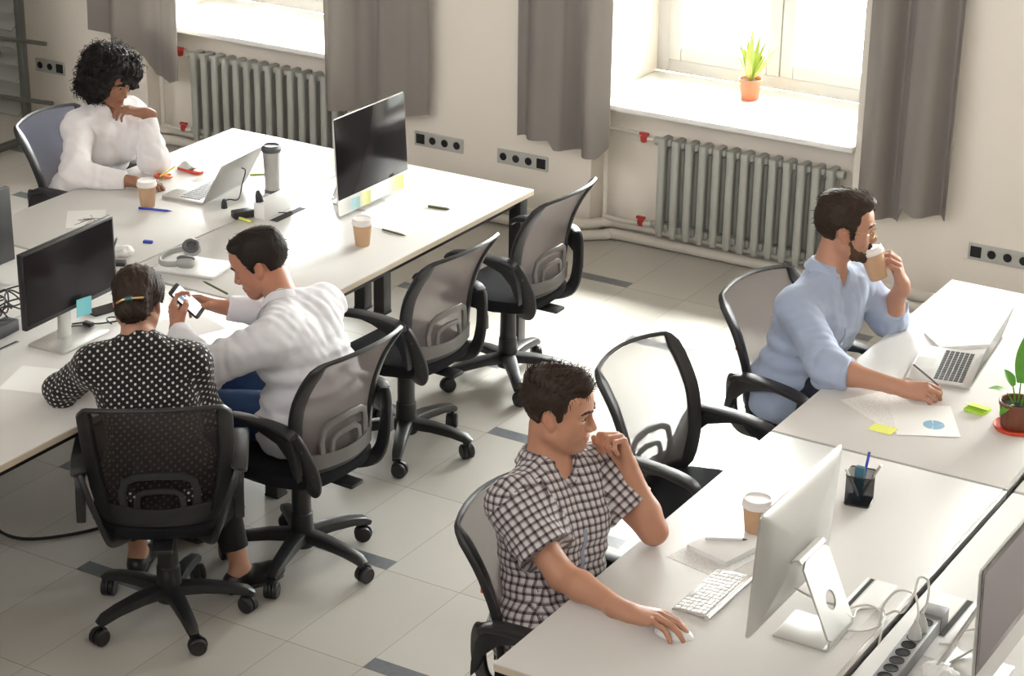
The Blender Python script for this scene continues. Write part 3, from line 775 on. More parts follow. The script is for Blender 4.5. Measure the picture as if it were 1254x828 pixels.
HD = dict(eye=(.0775, .0315, .012))
def head_prims(s, c, R, sc=1.0, lid=0.0, jaw=1.0):
    T = lambda x, y, z: c+R@(V(x, y, z)*sc); E = lambda p, r, k=.02, op='u': s.ell(T(*p), V(*r)*sc, R, k, op)
    N = lambda a, b, ra, rb, k=.02, op='u': s.cone(T(*a), T(*b), ra*sc, rb*sc, k, None, op)
    E((-.008, 0, .045), (.098, .0765, .085)); E((.028, 0, -.002), (.062, .064, .098), .03)
    E((.05, 0, .055), (.042, .060, .045), .03)
    for y in (-1, 1):
        N((.0, y*.055*jaw, -.045), (.062, y*.026*jaw, -.088), .022, .019, .03)
        E((.052, y*.038, -.024), (.032, .028, .034), .025)
    E((.074, 0, -.090), (.022, .024*jaw, .019), .02)
    E((.074, 0, -.055), (.024, .033, .034), .02)
    for y in (-1, 1):
        N((.080, y*.045, .030), (.0905, y*.012, .030), .010, .010, .014)
        E((.096, y*.031, .010), (.017, .019, .0125), .012, 's')
        E((.0765, y*.0315, .0250-lid), (.0160, .0180, .0100), .006); E((.0755, y*.0315, -.0015), (.0145, .0165, .0080), .006)
    N((.090, 0, .018), (.111, 0, -.024), .0075, .0105, .012)
    for y in (-1, 1): E((.102, y*.011, -.029), (.010, .008, .008), .006)
    E((.0955, 0, -.0545), (.0085, .021, .0052), .004); E((.094, 0, -.0655), (.0085, .019, .0062), .004)
    s.cone(T(.1035, -.022, -.060), T(.1035, .022, -.060), .0025*sc, .0025*sc, .004, None, 's')
    for y in (-1, 1):
        Re = R@np.array([[.93, -.0, -.36], [0, 1, 0], [.36, 0, .93]])@np.array([[1, y*.35, 0], [-y*.35, 1, 0], [0, 0, 1]])
        s.ell(T(-.006, y*.078, .003), V(.018, .0085, .032)*sc, Re, .006)
        s.ell(T(-.002, y*.0875, .005), V(.010, .006, .019)*sc, Re, .005, 's')
        N((.008, y*.074, -.012), (.004, y*.074, -.024), .008, .006, .006)
    return T

def face_tone(v, c, R, sc, base, lips, stubble=0, flush=.0):
    q = ((v-c)@R)/sc; t = np.tile(np.array(base, float), (len(v), 1))
    inside = (q[:, 0] > -.12) & (q[:, 2] > -.115) & (np.abs(q[:, 1]) < .1) & (q[:, 0] < .13)
    a = np.array(lips, float)
    d = ((q-[.094, 0, -.060])/[.016, .0235, .0125]); w = np.clip(1.6*(1-(d**2).sum(1)), 0, 1)[:, None]*inside[:, None]; t = t*(1-w)+a*w
    if stubble:
        d = (q-[.062, 0, -.078])/[.062, .062, .046]; w = np.clip(2.2*(1-(d**2).sum(1)), 0, 1)*(q[:, 2] > -.13)
        dl = ((q-[.094, 0, -.060])/[.018, .026, .014]); w = w*np.clip(3*((dl**2).sum(1)-1), 0, 1)
        t = t*(1-stubble*w[:, None])+np.array([.10, .075, .06])*(stubble*w[:, None])
    for y in (-1, 1):
        d = (q-[.05, y*.042, -.02])/[.04, .025, .025]; w = (flush*np.clip(1-(d**2).sum(1), 0, 1))[:, None]; t = t*(1-w)+np.array([.55, .17, .12])*w
        d = (q-[-.006, y*.08, .0])/[.024, .014, .036]; w = (.35*np.clip(1-(d**2).sum(1), 0, 1))[:, None]; t = t*(1-w)+np.array([.5, .16, .11])*w
    return t

def hand_prims(s, w, fwd, back, left, curls, thumb, sc=1.0, spread=.06):
    X = nrm(fwd); Z = nrm(np.asarray(back, float)-np.dot(back, X)*X); Y = np.cross(Z, X)*(1 if not left else -1)
    Fm = np.stack([X, Y, Z], 1); T = lambda p: w+Fm@(V(*p)*sc)
    kn = [(.092, .028, .002), (.095, .009, .005), (.091, -.010, .003), (.083, -.028, -.001)]
    ln = [(.043, .025, .021), (.048, .029, .022), (.044, .027, .022), (.035, .020, .019)]
    rd = [.0092, .0094, .0090, .0080]
    s.cone(T((-.03, 0, 0)), T((.012, 0, 0)), .0225*sc, .021*sc, .02)
    for i, k in enumerate(kn):
        s.cone(T((.008, k[1]*.45, -.001)), T((k[0]-.008, k[1]*.96, k[2]-.004)), .0165*sc, .0118*sc, .014)
    s.cone(T((.02, -.018, -.008)), T((.055, -.024, -.008)), .013*sc, .012*sc, .012)
    tips = []
    for i, (k, L, c) in enumerate(zip(kn, ln, curls)):
        p = V(*k); a = 0; sp = spread*(1.5-i)
        r = rd[i]
        for j, (l, cc) in enumerate(zip(L, c)):
            a += math.radians(cc); d = V(math.cos(a)*math.cos(sp), math.cos(a)*math.sin(sp), -math.sin(a)); q = p+d*l
            r2 = r*(.93 if j < 2 else .86); s.cone(T(p), T(q), r*sc, r2*sc, .004 if j else .006); p, r = q, r2
        tips.append(T(p))
    th = [(.018, .016, -.008)]+list(thumb); rr = [.0175, .0135, .0112, .0092]
    for j in range(3): s.cone(T(th[j]), T(th[j+1]), rr[j]*sc, rr[j+1]*sc, .010 if j == 0 else .004)
    return T, tips
TH_RELAX = [(.052, .044, -.018), (.082, .052, -.026), (.106, .050, -.030)]
CURL_FLAT = [(18, 22, 12)]*4

class Person: pass
def person(name, label, J, skin, hair, clothes, voxb=.0042, voxc=.0055, grp=None):
    """J: joints in room coordinates.  Returns the body object with hair and clothes as children."""
    G = {k: (V(*v) if isinstance(v, tuple) and not k.startswith('hand') else v) for k, v in J.items()}
    root = V(G['hip'][0], G['hip'][1], 0); sc = J.get('sc', 1.0); thick = J.get('thick', 1.0)
    L, Rr = G['L'], G['R']; sm = (L+Rr)/2; hip = G['hip']; side = nrm(L-Rr); up = nrm(sm-hip); fw = nrm(np.cross(side, up)); 
    hs = nrm(G.get('hipside', side)); hf = nrm(np.cross(hs, V(0, 0, 1)))
    neck = G['neck']; hc = G['head']; HR = frame(*J['look'])
    hl, hr = hip+hs*.085*sc, hip-hs*.085*sc
    chest = hip+(sm-hip)*.72; waist = hip+(sm-hip)*.38+fw*J.get('bow', 0)
    def torso(s, o, k=.05):
        s.cone(hl, hr, (.105+o)*thick, (.105+o)*thick, k)
        s.cone(hl-hs*.02, waist+side*.055*sc, (.098+o)*thick, (.088+o)*thick, k); s.cone(hr+hs*.02, waist-side*.055*sc, (.098+o)*thick, (.088+o)*thick, k)
        s.cone(waist+side*.055*sc, chest+side*.065*sc, (.09+o)*thick, (.103+o)*thick, k); s.cone(waist-side*.055*sc, chest-side*.065*sc, (.09+o)*thick, (.103+o)*thick, k)
        s.cone(chest+side*.05*sc, sm+side*.085*sc-up*.02, (.10+o)*thick, .068+o, k); s.cone(chest-side*.05*sc, sm-side*.085*sc-up*.02, (.10+o)*thick, .068+o, k)
        s.cone(sm+side*.06-up*.02, L-up*.008, .066+o, .056+o, k); s.cone(sm-side*.06-up*.02, Rr-up*.008, .066+o, .056+o, k)
        nb = neck-(hc-neck)*.12
        s.cone(nb, L+(sm-L)*.35+up*.012, .052+o, .042+o, .04); s.cone(nb, Rr+(sm-Rr)*.35+up*.012, .052+o, .042+o, .04)
        if J.get('bust'):
            for q in (1, -1): s.ell(chest+side*.062*q+fw*.085+up*.0, (.055+o, .055+o, .055+o), None, .04)
    b = SDF(); torso(b, 0)
    nk = J.get('nr', .057)
    b.cone(neck-(hc-neck)*.25, hc+HR@V(-.022, 0, -.05)*sc, nk*1.1, nk*.97, .03)
    fr = J.get('arm', 1.0)
    arms = {}
    for q, S, e, w in (('L', L, G['eL'], G['wL']), ('R', Rr, G['eR'], G['wR'])):
        b.cone(S, e, .052*fr, .041*fr, .03); m = e+(w-e)*.3
        b.cone(e, m, .041*fr, .042*fr, .02); b.cone(m, w, .042*fr, .0255*fr, .02)
        h = J['hand'+q]; arms[q] = hand_prims(b, w, h[0], h[1], q == 'L', h[2], h[3], J.get('hsc', 1.0), h[4] if len(h) > 4 else .06)
    for q, h0 in (('L', hl), ('R', hr)):
        kn, an = G['k'+q], G['a'+q]; b.cone(h0, kn, .085*thick, .056, .03); b.cone(kn, kn+(an-kn)*.35, .056, .054, .02); b.cone(kn+(an-kn)*.35, an, .054, .033, .02)
        tf = G.get('t'+q, nrm(V(hf[0], hf[1], 0))); b.cone(an-V(0, 0, .03)-tf*.02, an-V(0, 0, .045)+tf*.13, .034, .026, .03)
    T = head_prims(b, hc, HR, sc*J.get('hs', 1.0), J.get('lid', 0), J.get('jaw', 1.0)); hsc = sc*J.get('hs', 1.0)
    v, q = b.mesh(voxb); tone = face_tone(v, hc, HR, hsc, skin[0], skin[1], skin[2] if len(skin) > 2 else 0, .15)
    body = np_mesh(name, v, q, M['skin'], None, root, tone=tone); tag(body, label, 'person', grp)
    P = Person(); P.body, P.root, P.G, P.T, P.HR, P.hc, P.hsc, P.arms, P.sdf = body, root, G, T, HR, hc, hsc, arms, b
    P.side, P.up, P.fw, P.sm, P.chest, P.waist, P.neck, P.hl, P.hr, P.torso, P.J, P.hf = side, up, fw, sm, chest, waist, neck, hl, hr, torso, J, hf
    for y in (-1, 1):                                # eyes
        e = MB(); c = V(*T(.0782, y*.0315, .0112))-root; e.lathe([(.0120*hsc*math.sin(t), -.0120*hsc*math.cos(t)) for t in np.linspace(.02, PI-.02, 12)], 16, c, HR[:, 0]); eo = e.build('eye', M['eye'], body)
        e = MB(); g = nrm(HR@V(1, 0, J.get('gaze', -.1))); e.lathe([(.0058*hsc, .0102*hsc), (.005*hsc, .0115*hsc), (.003*hsc, .0123*hsc), (0, .0125*hsc)], 14, c, g, cap=False); e.build('iris', M['iris'], eo)
    return P

def on_face(P, x, y, z, d=(1, 0, 0)):
    """head-local point pushed along d onto the skin"""
    o = V(x, y, z); ts = np.linspace(0, .06, 120); q = np.array([P.T(*(o+nrm(d)*t)) for t in ts], np.float32); F = P.sdf.ev(q)
    k = np.where(F > 0)[0]; return o+nrm(d)*ts[k[0] if len(k) else 0]
def eyebrows(P, m, th=.0040):
    for y in (-1, 1):
        s = SDF(); pts = [P.T(*on_face(P, .07, y*a, z, d)) for a, z, d in ((.012, .0325, (1, 0, 0)), (.026, .0365, (1, y*.15, 0)), (.040, .037, (1, y*.35, 0)), (.049, .033, (1, y*.6, 0)))]
        for a, b_, r in zip(pts, pts[1:], (1, .95, .75)): s.cone(a, b_, th*r, th*r*.85, .004)
        v, q = s.mesh(.0018); np_mesh('eyebrow', v, q, m, P.body, P.root)
def strands(P, ho, m, n, L, comb, lift=.35, r=.0009, where=lambda q: True, seed=0, name='hair_strands'):
    """short hairs combed over the cap so its outline is not bald-smooth"""
    rs = np.random.RandomState(seed); me = ho.data; mb = MB(); N = len(me.polygons); R, c = P.HR, P.hc-P.root
    for i in rs.choice(N, min(N, n*3), replace=False):
        p = me.polygons[i]; pc = V(*p.center); nn = V(*p.normal); q = R.T@(pc-c)/P.hsc
        if not where(q) or n <= 0: continue
        n -= 1; d = R@V(*(comb(q) if callable(comb) else comb)); d = nrm(d-np.dot(d, nn)*nn+rs.normal(size=3)*.25); l = L*rs.uniform(.6, 1.2)
        a = pc-nn*.002; b1 = pc+d*l*.5+nn*l*lift*.45; b2 = pc+d*l+nn*l*lift*(.6+rs.uniform(-.3, .3))
        mb.tube([a, b1, b2], [r*1.3, r, r*.35], 4, cap=False)
    return mb.build(name, m, P.body)

def hair_cap(P, m, outline, thick, puff=(), amp=.004, f=(90, 30), vox=.0032, name='hair', extra=None, seed=0, wide=0):
    """hair as a cap over the skull, trimmed by an outline drawn in the head's side view (x forward, z up)"""
    s = SDF(); T, R, k = P.T, P.HR, P.hsc; t = thick
    s.ell(T(-.008, 0, .045), V(.098+t, .0765+t*.8+wide, .085+t)*k, R, .02); s.ell(T(.028, 0, .005), V(.060+t*.7, .064+t*.75+wide, .09+t*.7)*k, R, .03)
    for p, r in puff: s.ell(T(*p), V(*r)*k, R, .02)
    if extra: extra(s)
    def trim(Q):
        q = ((Q-P.hc.astype(np.float32))@R.astype(np.float32))/k
        return polyd(q[:, 0], q[:, 2]+.0*q[:, 1], outline)*k
    s.fn(trim, 'i', .008)
    def disp(Q):
        q = (Q-P.hc.astype(np.float32))@R.astype(np.float32)
        a = q*np.array([f[1], f[0], f[1]], np.float32)
        return (amp*wob(a, 1.0, seed)+amp*.5*wob(q, f[0]*2.2, seed+1)).astype(np.float32)
    s.disp = disp
    v, q = s.mesh(vox); return np_mesh(name, v, q, m, P.body, P.root)

def cloth_uv(v, q, segs, tor):
    """UV in metres: arms/legs unrolled about their axis, torso by its sides; chosen face by face"""
    fc = v[q].mean(1); n = np.cross(v[q[:, 2]]-v[q[:, 0]], v[q[:, 3]]-v[q[:, 1]]); n /= np.linalg.norm(n, axis=1, keepdims=True)+1e-12
    c, sd, up, fw = tor; best = np.full(len(q), 1e9); uv = np.zeros((len(q), 4, 2))
    x, y, z = (v-c)@sd, (v-c)@up, (v-c)@fw; ns, nu, nf = np.abs(n@sd), np.abs(n@up), np.abs(n@fw)
    for mask, a, b_ in (((nf >= ns) & (nf >= nu*.8), x, y), ((ns > nf) & (ns >= nu*.8), z, y), ((nu*.8 > nf) & (nu*.8 > ns), x, z)):
        uv[mask] = np.stack([a, b_], 1)[q[mask]]
    tr = tor[4] if len(tor) > 4 else None
    for a, b_, r, off in segs:
        ab = b_-a; L = np.linalg.norm(ab); ax = ab/L; h = V(0, 0, 1) if abs(ax[2]) < .8 else V(1, 0, 0); e1 = nrm(np.cross(ax, h)); e2 = np.cross(ax, e1)
        d = fc-a; t = d@ax; rad = np.linalg.norm(d-t[:, None]*ax, axis=1); dist = np.abs(rad-r)+np.maximum(0, -t-0.0)*3+np.maximum(0, t-L)*1.0
        mask = (dist < .035) & (dist < best) & (t > -.0); best[mask] = dist[mask]
        dv = v-a; th = np.arctan2(dv@e2, dv@e1); ff = q[mask]; A = th[ff]; ref = A[:, :1]; A = ref+(A-ref+PI) % (2*PI)-PI
        uv[mask] = np.stack([A*r+off, (dv@ax)[ff]+off], 2)
    return uv.reshape(-1, 2)

def shirt(P, m, name='shirt', o=.014, sleeve=(1.0, 1.0), fold=.0045, hem=None, vee=None, vox=.0052, slack=.012, cuff=True, seed=0, necko=.0, extra=None, ends=None):
    """sleeve: how far along the whole arm (0..1 upper arm, 1..2 forearm) the (left, right) sleeves reach"""
    s = SDF(); G = P.G; P.torso(s, o); segs = []; fr = P.J.get('arm', 1.0)
    s.cone(P.hl, P.hr, (.105+o)*P.J.get('thick', 1.0)+.012, (.105+o)*P.J.get('thick', 1.0)+.012, .05)
    nb = P.neck-(P.hc-P.neck)*.12
    for q, S, e, w, reach in (('L', G['L'], G['eL'], G['wL'], sleeve[0]), ('R', G['R'], G['eR'], G['wR'], sleeve[1])):
        if reach <= 1:
            ed = S+(e-S)*reach; dr = nrm(e-S)
            s.cone(S, e, .056*fr+o, .048*fr+o+slack, .035, cut=[(ed, dr)]); segs.append((S, ed, .056*fr+o, .0))
        else:
            ed = e+(w-e)*(reach-1); dr = nrm(w-e); r1 = .0255*fr+(.044-.0255)*fr*(1-(reach-1))+o*.8
            s.cone(S, e, .054*fr+o, .045*fr+o+slack*.5, .035); s.cone(e, ed+dr*.02, .045*fr+o+slack*.5, r1, .03, cut=[(ed, dr)]); segs += [(S, e, .054*fr+o, 0.), (e, ed, .045*fr+o, .3)]
            if cuff: s.cone(ed-dr*.055, ed+dr*.02, r1+.005, r1+.003, .006, cut=[(ed, dr), (ed-dr*.055, -dr)])
    if extra: extra(s)
    if hem is not None:
        hp, hn = hem; hp = hp.astype(np.float32); hn = nrm(hn).astype(np.float32); s.fn(lambda Q: (Q-hp)@hn, 'i', .01)
    if vee:                                         # open neckline
        for a, b_, ra, rb in vee: s.cone(a, b_, ra, rb, .006, None, 's')
    sh = []
    for a, b_, r, off in segs: sh.append((a.astype(np.float32), nrm(b_-a).astype(np.float32), float(np.linalg.norm(b_-a))))
    up = P.up.astype(np.float32); c0 = P.waist.astype(np.float32)
    elb = [G['eL'].astype(np.float32), G['eR'].astype(np.float32)]
    def disp(Q):
        rg = lambda x: .55-np.sqrt(x*x+.01)*1.3
        d = fold*.30*wob(Q, 30, seed)+fold*1.0*rg(wob(Q*np.array([1, 1, .6], np.float32), 48, seed+3))*(.25+.75*np.clip(wob(Q, 14, seed+9)+.5, 0, 1))+fold*.25*wob(Q, 95, seed+13)
        for e in elb:
            g = np.exp(-((Q-e)**2).sum(1)/.012); d = d+g*fold*.75*np.sin(wob(Q, 22, seed+5)*3.5+np.sqrt(((Q-e)**2).sum(1))*150)
        h = (Q-c0)@up; g = np.exp(-(h/.13)**2); d = d+g*fold*.9*np.sin(h*95+2.2*wob(Q, 12, seed+7))
        return d.astype(np.float32)
    s.disp = disp
    v, q = s.mesh(vox); uv = cloth_uv(v, q, segs, (P.hl*.5+P.hr*.5, P.side, P.up, P.fw))
    P.shirt = s
    return np_mesh(name, v, q, m, P.body, P.root, uv=uv)

def trousers(P, m, reach=(.93, .93), o=.013, vox=.006, fold=.004, top=None, name='trousers', wide=1.0):
    s = SDF(); G = P.G; th = P.J.get('thick', 1.0); segs = []
    s.cone(P.hl, P.hr, (.108+o)*th, (.108+o)*th, .04)
    s.cone(P.hl, P.waist+P.side*.05, (.100+o)*th, (.088+o)*th, .04); s.cone(P.hr, P.waist-P.side*.05, (.100+o)*th, (.088+o)*th, .04)
    for q, h0, rc in (('L', P.hl, reach[0]), ('R', P.hr, reach[1])):
        kn, an = G['k'+q], G['a'+q]; ed = kn+(an-kn)*rc; dr = nrm(an-kn)
        s.cone(h0, kn, .088*th+o, .060+o, .03); s.cone(kn, ed+dr*.02, .060+o, (.036+o*1.2)*wide, .025, cut=[(ed, dr)]); segs += [(h0, kn, .08+o, 0.), (kn, ed, .05+o, .2)]
    if top is not None: zt = float(P.G['hip'][2]+top); s.fn(lambda Q: Q[:, 2]-zt, 'i', .008)
    ks = [G['kL'].astype(np.float32), G['kR'].astype(np.float32)]
    def disp(Q):
        d = fold*.5*wob(Q, 40, 2)
        for e in ks: g = np.exp(-((Q-e)**2).sum(1)/.015); d = d+g*fold*np.sin(np.sqrt(((Q-e)**2).sum(1))*130+wob(Q, 15, 4)*2)
        return d.astype(np.float32)
    s.disp = disp; v, q = s.mesh(vox); uv = cloth_uv(v, q, segs, (P.hl, P.side, P.up, P.fw))
    return np_mesh(name, v, q, m, P.body, P.root, uv=uv)

def shoes(P, m, low=False):
    for q in 'LR':
        an = P.G['a'+q]; tf = P.G.get('t'+q, nrm(V(P.hf[0], P.hf[1], 0))); R = np.stack([tf, np.cross(V(0, 0, 1), tf), V(0, 0, 1)], 1); z0 = an[2]-.08
        c = V(an[0], an[1], z0); s = SDF(); T = lambda x, y, z: c+R@V(x, y, z)
        s.cone(T(-.035, 0, .035), T(.06, 0, .035), .036, .036, .02); s.cone(T(.06, 0, .032), T(.145, 0, .026), .036, .031, .02)
        s.cone(T(-.01, 0, .05), T(0, 0, .075 if low else .10), .036, .040, .02, cut=[(T(0, 0, .072 if low else .10), R@V(-.25, 0, 1))])
        s.ell(T(.11, 0, .03), (.06, .042, .03), R, .02)
        s.fn(lambda Q, zz=z0: zz+.004-Q[:, 2], 'i', .006)
        s.fn(lambda Q: np.abs((Q-c.astype(np.float32))@R[:, 1].astype(np.float32))-.046, 'i', .01)
        v, f = s.mesh(.0045); so_ = np_mesh('shoe', v, f, m, P.body, P.root)
        mb = MB(); pts = [(-.072, .0), (-.06, .03), (0, .036), (.06, .040), (.12, .042), (.16, .028), (.172, 0), (.16, -.028), (.12, -.042), (.06, -.040), (0, -.036), (-.06, -.03)]
        mb.prism([tuple((c+R@V(x, y, 0))[:2]-P.root[:2]) for x, y in pts], z0, z0+.014, .004); mb.build('sole', M['black'], so_)

def collar(P, m, r0=.064, h=.036, drop=.034, gap=38, spread=.022, point=.03, tilt=0, name='collar', lift=0.0, fwd=0.0):
    """folded shirt collar around the neck; gap = half opening at the throat in degrees"""
    ax = nrm(P.hc+P.HR@V(-.03, 0, -.06)-P.neck+P.up*.10); f = nrm(P.fw-np.dot(P.fw, ax)*ax); l = np.cross(ax, f); c = P.neck+ax*lift+f*fwd
    def fn(u, v):
        a = math.radians(gap+(360-2*gap)*u); e = min(u, 1-u); pt = math.exp(-(e/.10)**2)
        if v < .35: t = v/.35; r = r0; z = h*(t)*(1-.28*pt)
        else: t = (v-.35)/.65; r = r0+.004+spread*t+.012*pt*t; z = h*(1-.28*pt)-(drop+point*pt)*t-.006*t*t
        d = math.cos(a)*f*1.06+math.sin(a)*l*1.0
        return c-P.root+d*r+ax*(z-.016*max(0, math.cos(a)))
    mb = MB(); mb.grid(fn, 48, 12, .0022); o = mb.build(name, m, P.body); me = o.data; l = me.uv_layers.new(name='UVMap'); n = 49*13
    for i, lp in enumerate(me.loops): k = lp.vertex_index % n; l.data[i].uv = ((k//13)/48*.42, (k % 13)/12*.075)
    return o

def placket(P, m, z0, z1, off=0.0, w=.028, name='placket', buttons=True, d=None):
    """buttoned strip down the shirt front, laid on the cloth"""
    pts = []; ups = []
    for t in np.linspace(z0, z1, 14):
        p = P.hl*.5+P.hr*.5+(P.sm-P.hl*.5-P.hr*.5)*t+P.side*off; lo, hi = 0., .32
        q = (p[None]+P.fw[None]*np.linspace(.02, .32, 120)[:, None]).astype(np.float32); F = P.shirt.ev(q)
        i = np.argmax(F > 0); pts.append(q[i].astype(float)-P.root+P.fw*.0015); ups.append(P.fw)
    mb = MB(); mb.sweep(pts, rrect(.003, w, .001, 2), up=ups); o = mb.build(name, m, P.body)
    if buttons:
        for k in range(1, 13, 3):
            b_ = MB(); b_.lathe([(0, 0), (.0055, 0), (.0055, .002), (0, .0025)], 12, pts[k]+P.fw*.0015, P.fw); b_.build('button', M['white'], o)
    return o
# ------------------------------------------------------------------ the five people
SK1 = ((.50, .255, .165), (.47, .17, .125)); SK2 = ((.47, .245, .165), (.42, .15, .11)); SK3 = ((.30, .145, .085), (.28, .09, .065))
SK4 = ((.45, .21, .135), (.40, .14, .10)); SK5 = ((.46, .245, .165), (.4, .15, .1))
# --- man in plaid
P = person('person', 'man in a grey plaid short-sleeved shirt, chin on fist, hand on mouse', dict(
    hip=(-2.725, 4.80, .565), hipside=(0, 1, 0), L=(-2.715, 5.035, .955), R=(-2.80, 4.69, .965), neck=(-2.785, 4.875, 1.035), head=(-2.765, 4.88, 1.185), look=(16, -6, 0),
    eL=(-2.53, 5.06, .788), wL=(-2.612, 5.042, .983), eR=(-2.61, 4.655, .80), wR=(-2.375, 4.592, .79), hsc=1.07,
    handL=((-.36, -.05, .93), (.35, .92, .18), [(62, 78, 40), (66, 80, 40), (70, 82, 40), (74, 84, 40)], [(.046, .040, -.030), (.074, .060, -.036), (.100, .064, -.034)], .02),
    handR=((.985, .17, .02), (0.0, .10, 1), [(22, 20, 14), (20, 20, 14), (20, 22, 14), (24, 24, 16)], [(.050, .042, -.012), (.082, .050, -.020), (.108, .046, -.024)], .05),
    kL=(-2.31, 4.90, .54), kR=(-2.31, 4.68, .54), aL=(-2.30, 4.91, .09), aR=(-2.33, 4.66, .09), gaze=-.05, lid=.001), (*SK1, .22), None, None, voxb=.0034)
shirt(P, M['plaid'], 'plaid_shirt', sleeve=(.62, .66), o=.016, slack=.022, fold=.005, vox=.0046, seed=11,
      hem=(P.hl*.5+P.hr*.5-P.up*.10, -P.up), vee=[(P.neck+P.fw*.055+P.up*.02, P.neck+P.fw*.125-P.up*.075, .044, .010)])
trousers(P, M['navy'], top=.095)
shoes(P, M['leather'])
collar(P, M['plaid'], gap=34, point=.036, spread=.026, r0=.067, drop=.036)
placket(P, M['bluetrim'], .28, .74, w=.016, buttons=False)
ho = hair_cap(P, M['hairbr'], [(.088, .088), (.071, .075), (.048, .058), (.043, .035), (.036, .034), (.030, .008), (.018, -.004), (.012, .022), (-.010, .034), (-.030, .018), (-.034, -.02), (-.045, -.052), (-.075, -.062), (-.13, -.05), (-.15, .1), (-.08, .18), (.06, .18), (.12, .13)], .009,
         puff=[((.022, 0, .102), (.072, .058, .042)), ((-.03, 0, .097), (.075, .064, .045))], amp=.0042, seed=3)
eyebrows(P, M['hairbr']); P1 = P
strands(P, ho, M['hairbr'], 900, .017, lambda q: (.35, 0, .5) if q[2] > .09 else (-.35, 0, -.6), .55, where=lambda q: q[2] > .03, seed=1)

# --- man with coffee
P = person('person', 'bearded man in a light blue shirt drinking from a paper cup', dict(
    hip=(-2.83, 6.77, .565), hipside=(.17, 1, 0), L=(-2.70, 6.975, .935), R=(-2.785, 6.635, .925), neck=(-2.745, 6.815, 1.015), head=(-2.712, 6.85, 1.17), look=(24, -3, 0),
    eL=(-2.60, 7.075, .775), wL=(-2.525, 6.985, .955), eR=(-2.575, 6.455, .80), wR=(-2.315, 6.469, .785),
    handL=((-.12, -.32, .94), (.90, .40, .1), [(38, 48, 30), (40, 50, 30), (44, 50, 30), (48, 50, 30)], [(.046, .044, -.022), (.070, .058, -.045), (.088, .050, -.068)], .04),
    handR=((.93, .26, -.02), (.25, -.45, .86), [(30, 42, 25), (36, 46, 28), (42, 48, 28), (46, 48, 28)], [(.050, .036, -.026), (.080, .036, -.040), (.104, .022, -.044)], .03),
    kL=(-2.42, 6.93, .54), kR=(-2.45, 6.68, .54), aL=(-2.38, 6.95, .09), aR=(-2.44, 6.64, .09), gaze=0, jaw=1.03), (*SK2, .35), None, None, voxb=.0036)
shirt(P, M['blueshirt'], 'blue_shirt', sleeve=(1.32, 1.30), o=.016, slack=.016, fold=.006, vox=.005, seed=21,
      hem=(P.hl*.5+P.hr*.5-P.up*.10, -P.up), vee=[(P.neck+P.fw*.055+P.up*.02, P.neck+P.fw*.10-P.up*.035, .036, .008)])
trousers(P, M['navy'], top=.095)
shoes(P, M['leather'])
collar(P, M['blueshirt'], gap=26, point=.026, spread=.02)
collar(P, M['bluetrim'], gap=30, r0=.060, h=.030, drop=.004, point=0, spread=.001, name='collar_band')
placket(P, M['blueshirt'], .05, .80, w=.030)
ho = hair_cap(P, M['hairbr'], [(.096, .098), (.084, .088), (.070, .088), (.054, .078), (.048, .045), (.040, .038), (.034, -.02), (.020, -.03), (.014, .022), (-.010, .034), (-.032, .018), (-.034, -.025), (-.040, -.055), (-.075, -.066), (-.13, -.06), (-.15, .1), (-.08, .19), (.06, .19), (.13, .14)], .010,
         puff=[((.035, .0, .108), (.070, .060, .036)), ((-.02, 0, .10), (.085, .068, .045))], amp=.003, f=(110, 24), seed=5)
eyebrows(P, M['hairbr'])
strands(P, ho, M['hairbr'], 700, .020, (-1, 0, -.15), .12, where=lambda q: q[2] > .0, seed=2)
s = SDF(); T = P.T                                 # short beard
for y in (-1, 1):
    s.cone(T(.022, y*.060, -.03), T(.045, y*.045, -.075), .014, .021, .01); s.cone(T(.045, y*.045, -.075), T(.078, y*.016, -.092), .021, .0215, .02)
s.ell(T(.084, 0, -.088), (.018, .022, .022), P.HR, .02); s.cone(T(.098, -.018, -.046), T(.098, .018, -.046), .006, .006, .01)
for y in (-1, 1): s.cone(T(.096, y*.020, -.046), T(.088, y*.026, -.078), .007, .009, .01)
s.disp = lambda Q: (.0018*wob(Q, 260, 3)).astype(np.float32)
v, q = s.mesh(.003); np_mesh('beard', v, q, M['beard'], P.body, P.root)
# spectacles
g = MB(); L_ = lambda *a: T(*a)-P.root
for y in (-1, 1):
    g.tube([L_(.107+.006*math.cos(a)*0-.010*abs(math.cos(a)*.5+y*0)*0-(.012 if math.cos(a)*y > .5 else 0), y*.032+.022*math.cos(a), .010+.019*math.sin(a)) for a in np.linspace(0, 2*PI, 22, endpoint=False)], .0011, 6, closed=True)
    g.tube([L_(.094, y*.054, .014), L_(.075, y*.070, .016), L_(.0, y*.083, .018), L_(-.015, y*.084, .006)], .0012, 6)
g.tube([L_(.107, -.010, .014), L_(.112, 0, .017), L_(.107, .010, .014)], .0011, 6)
g.build('eyeglasses', M['gold'], P.body); P2 = P

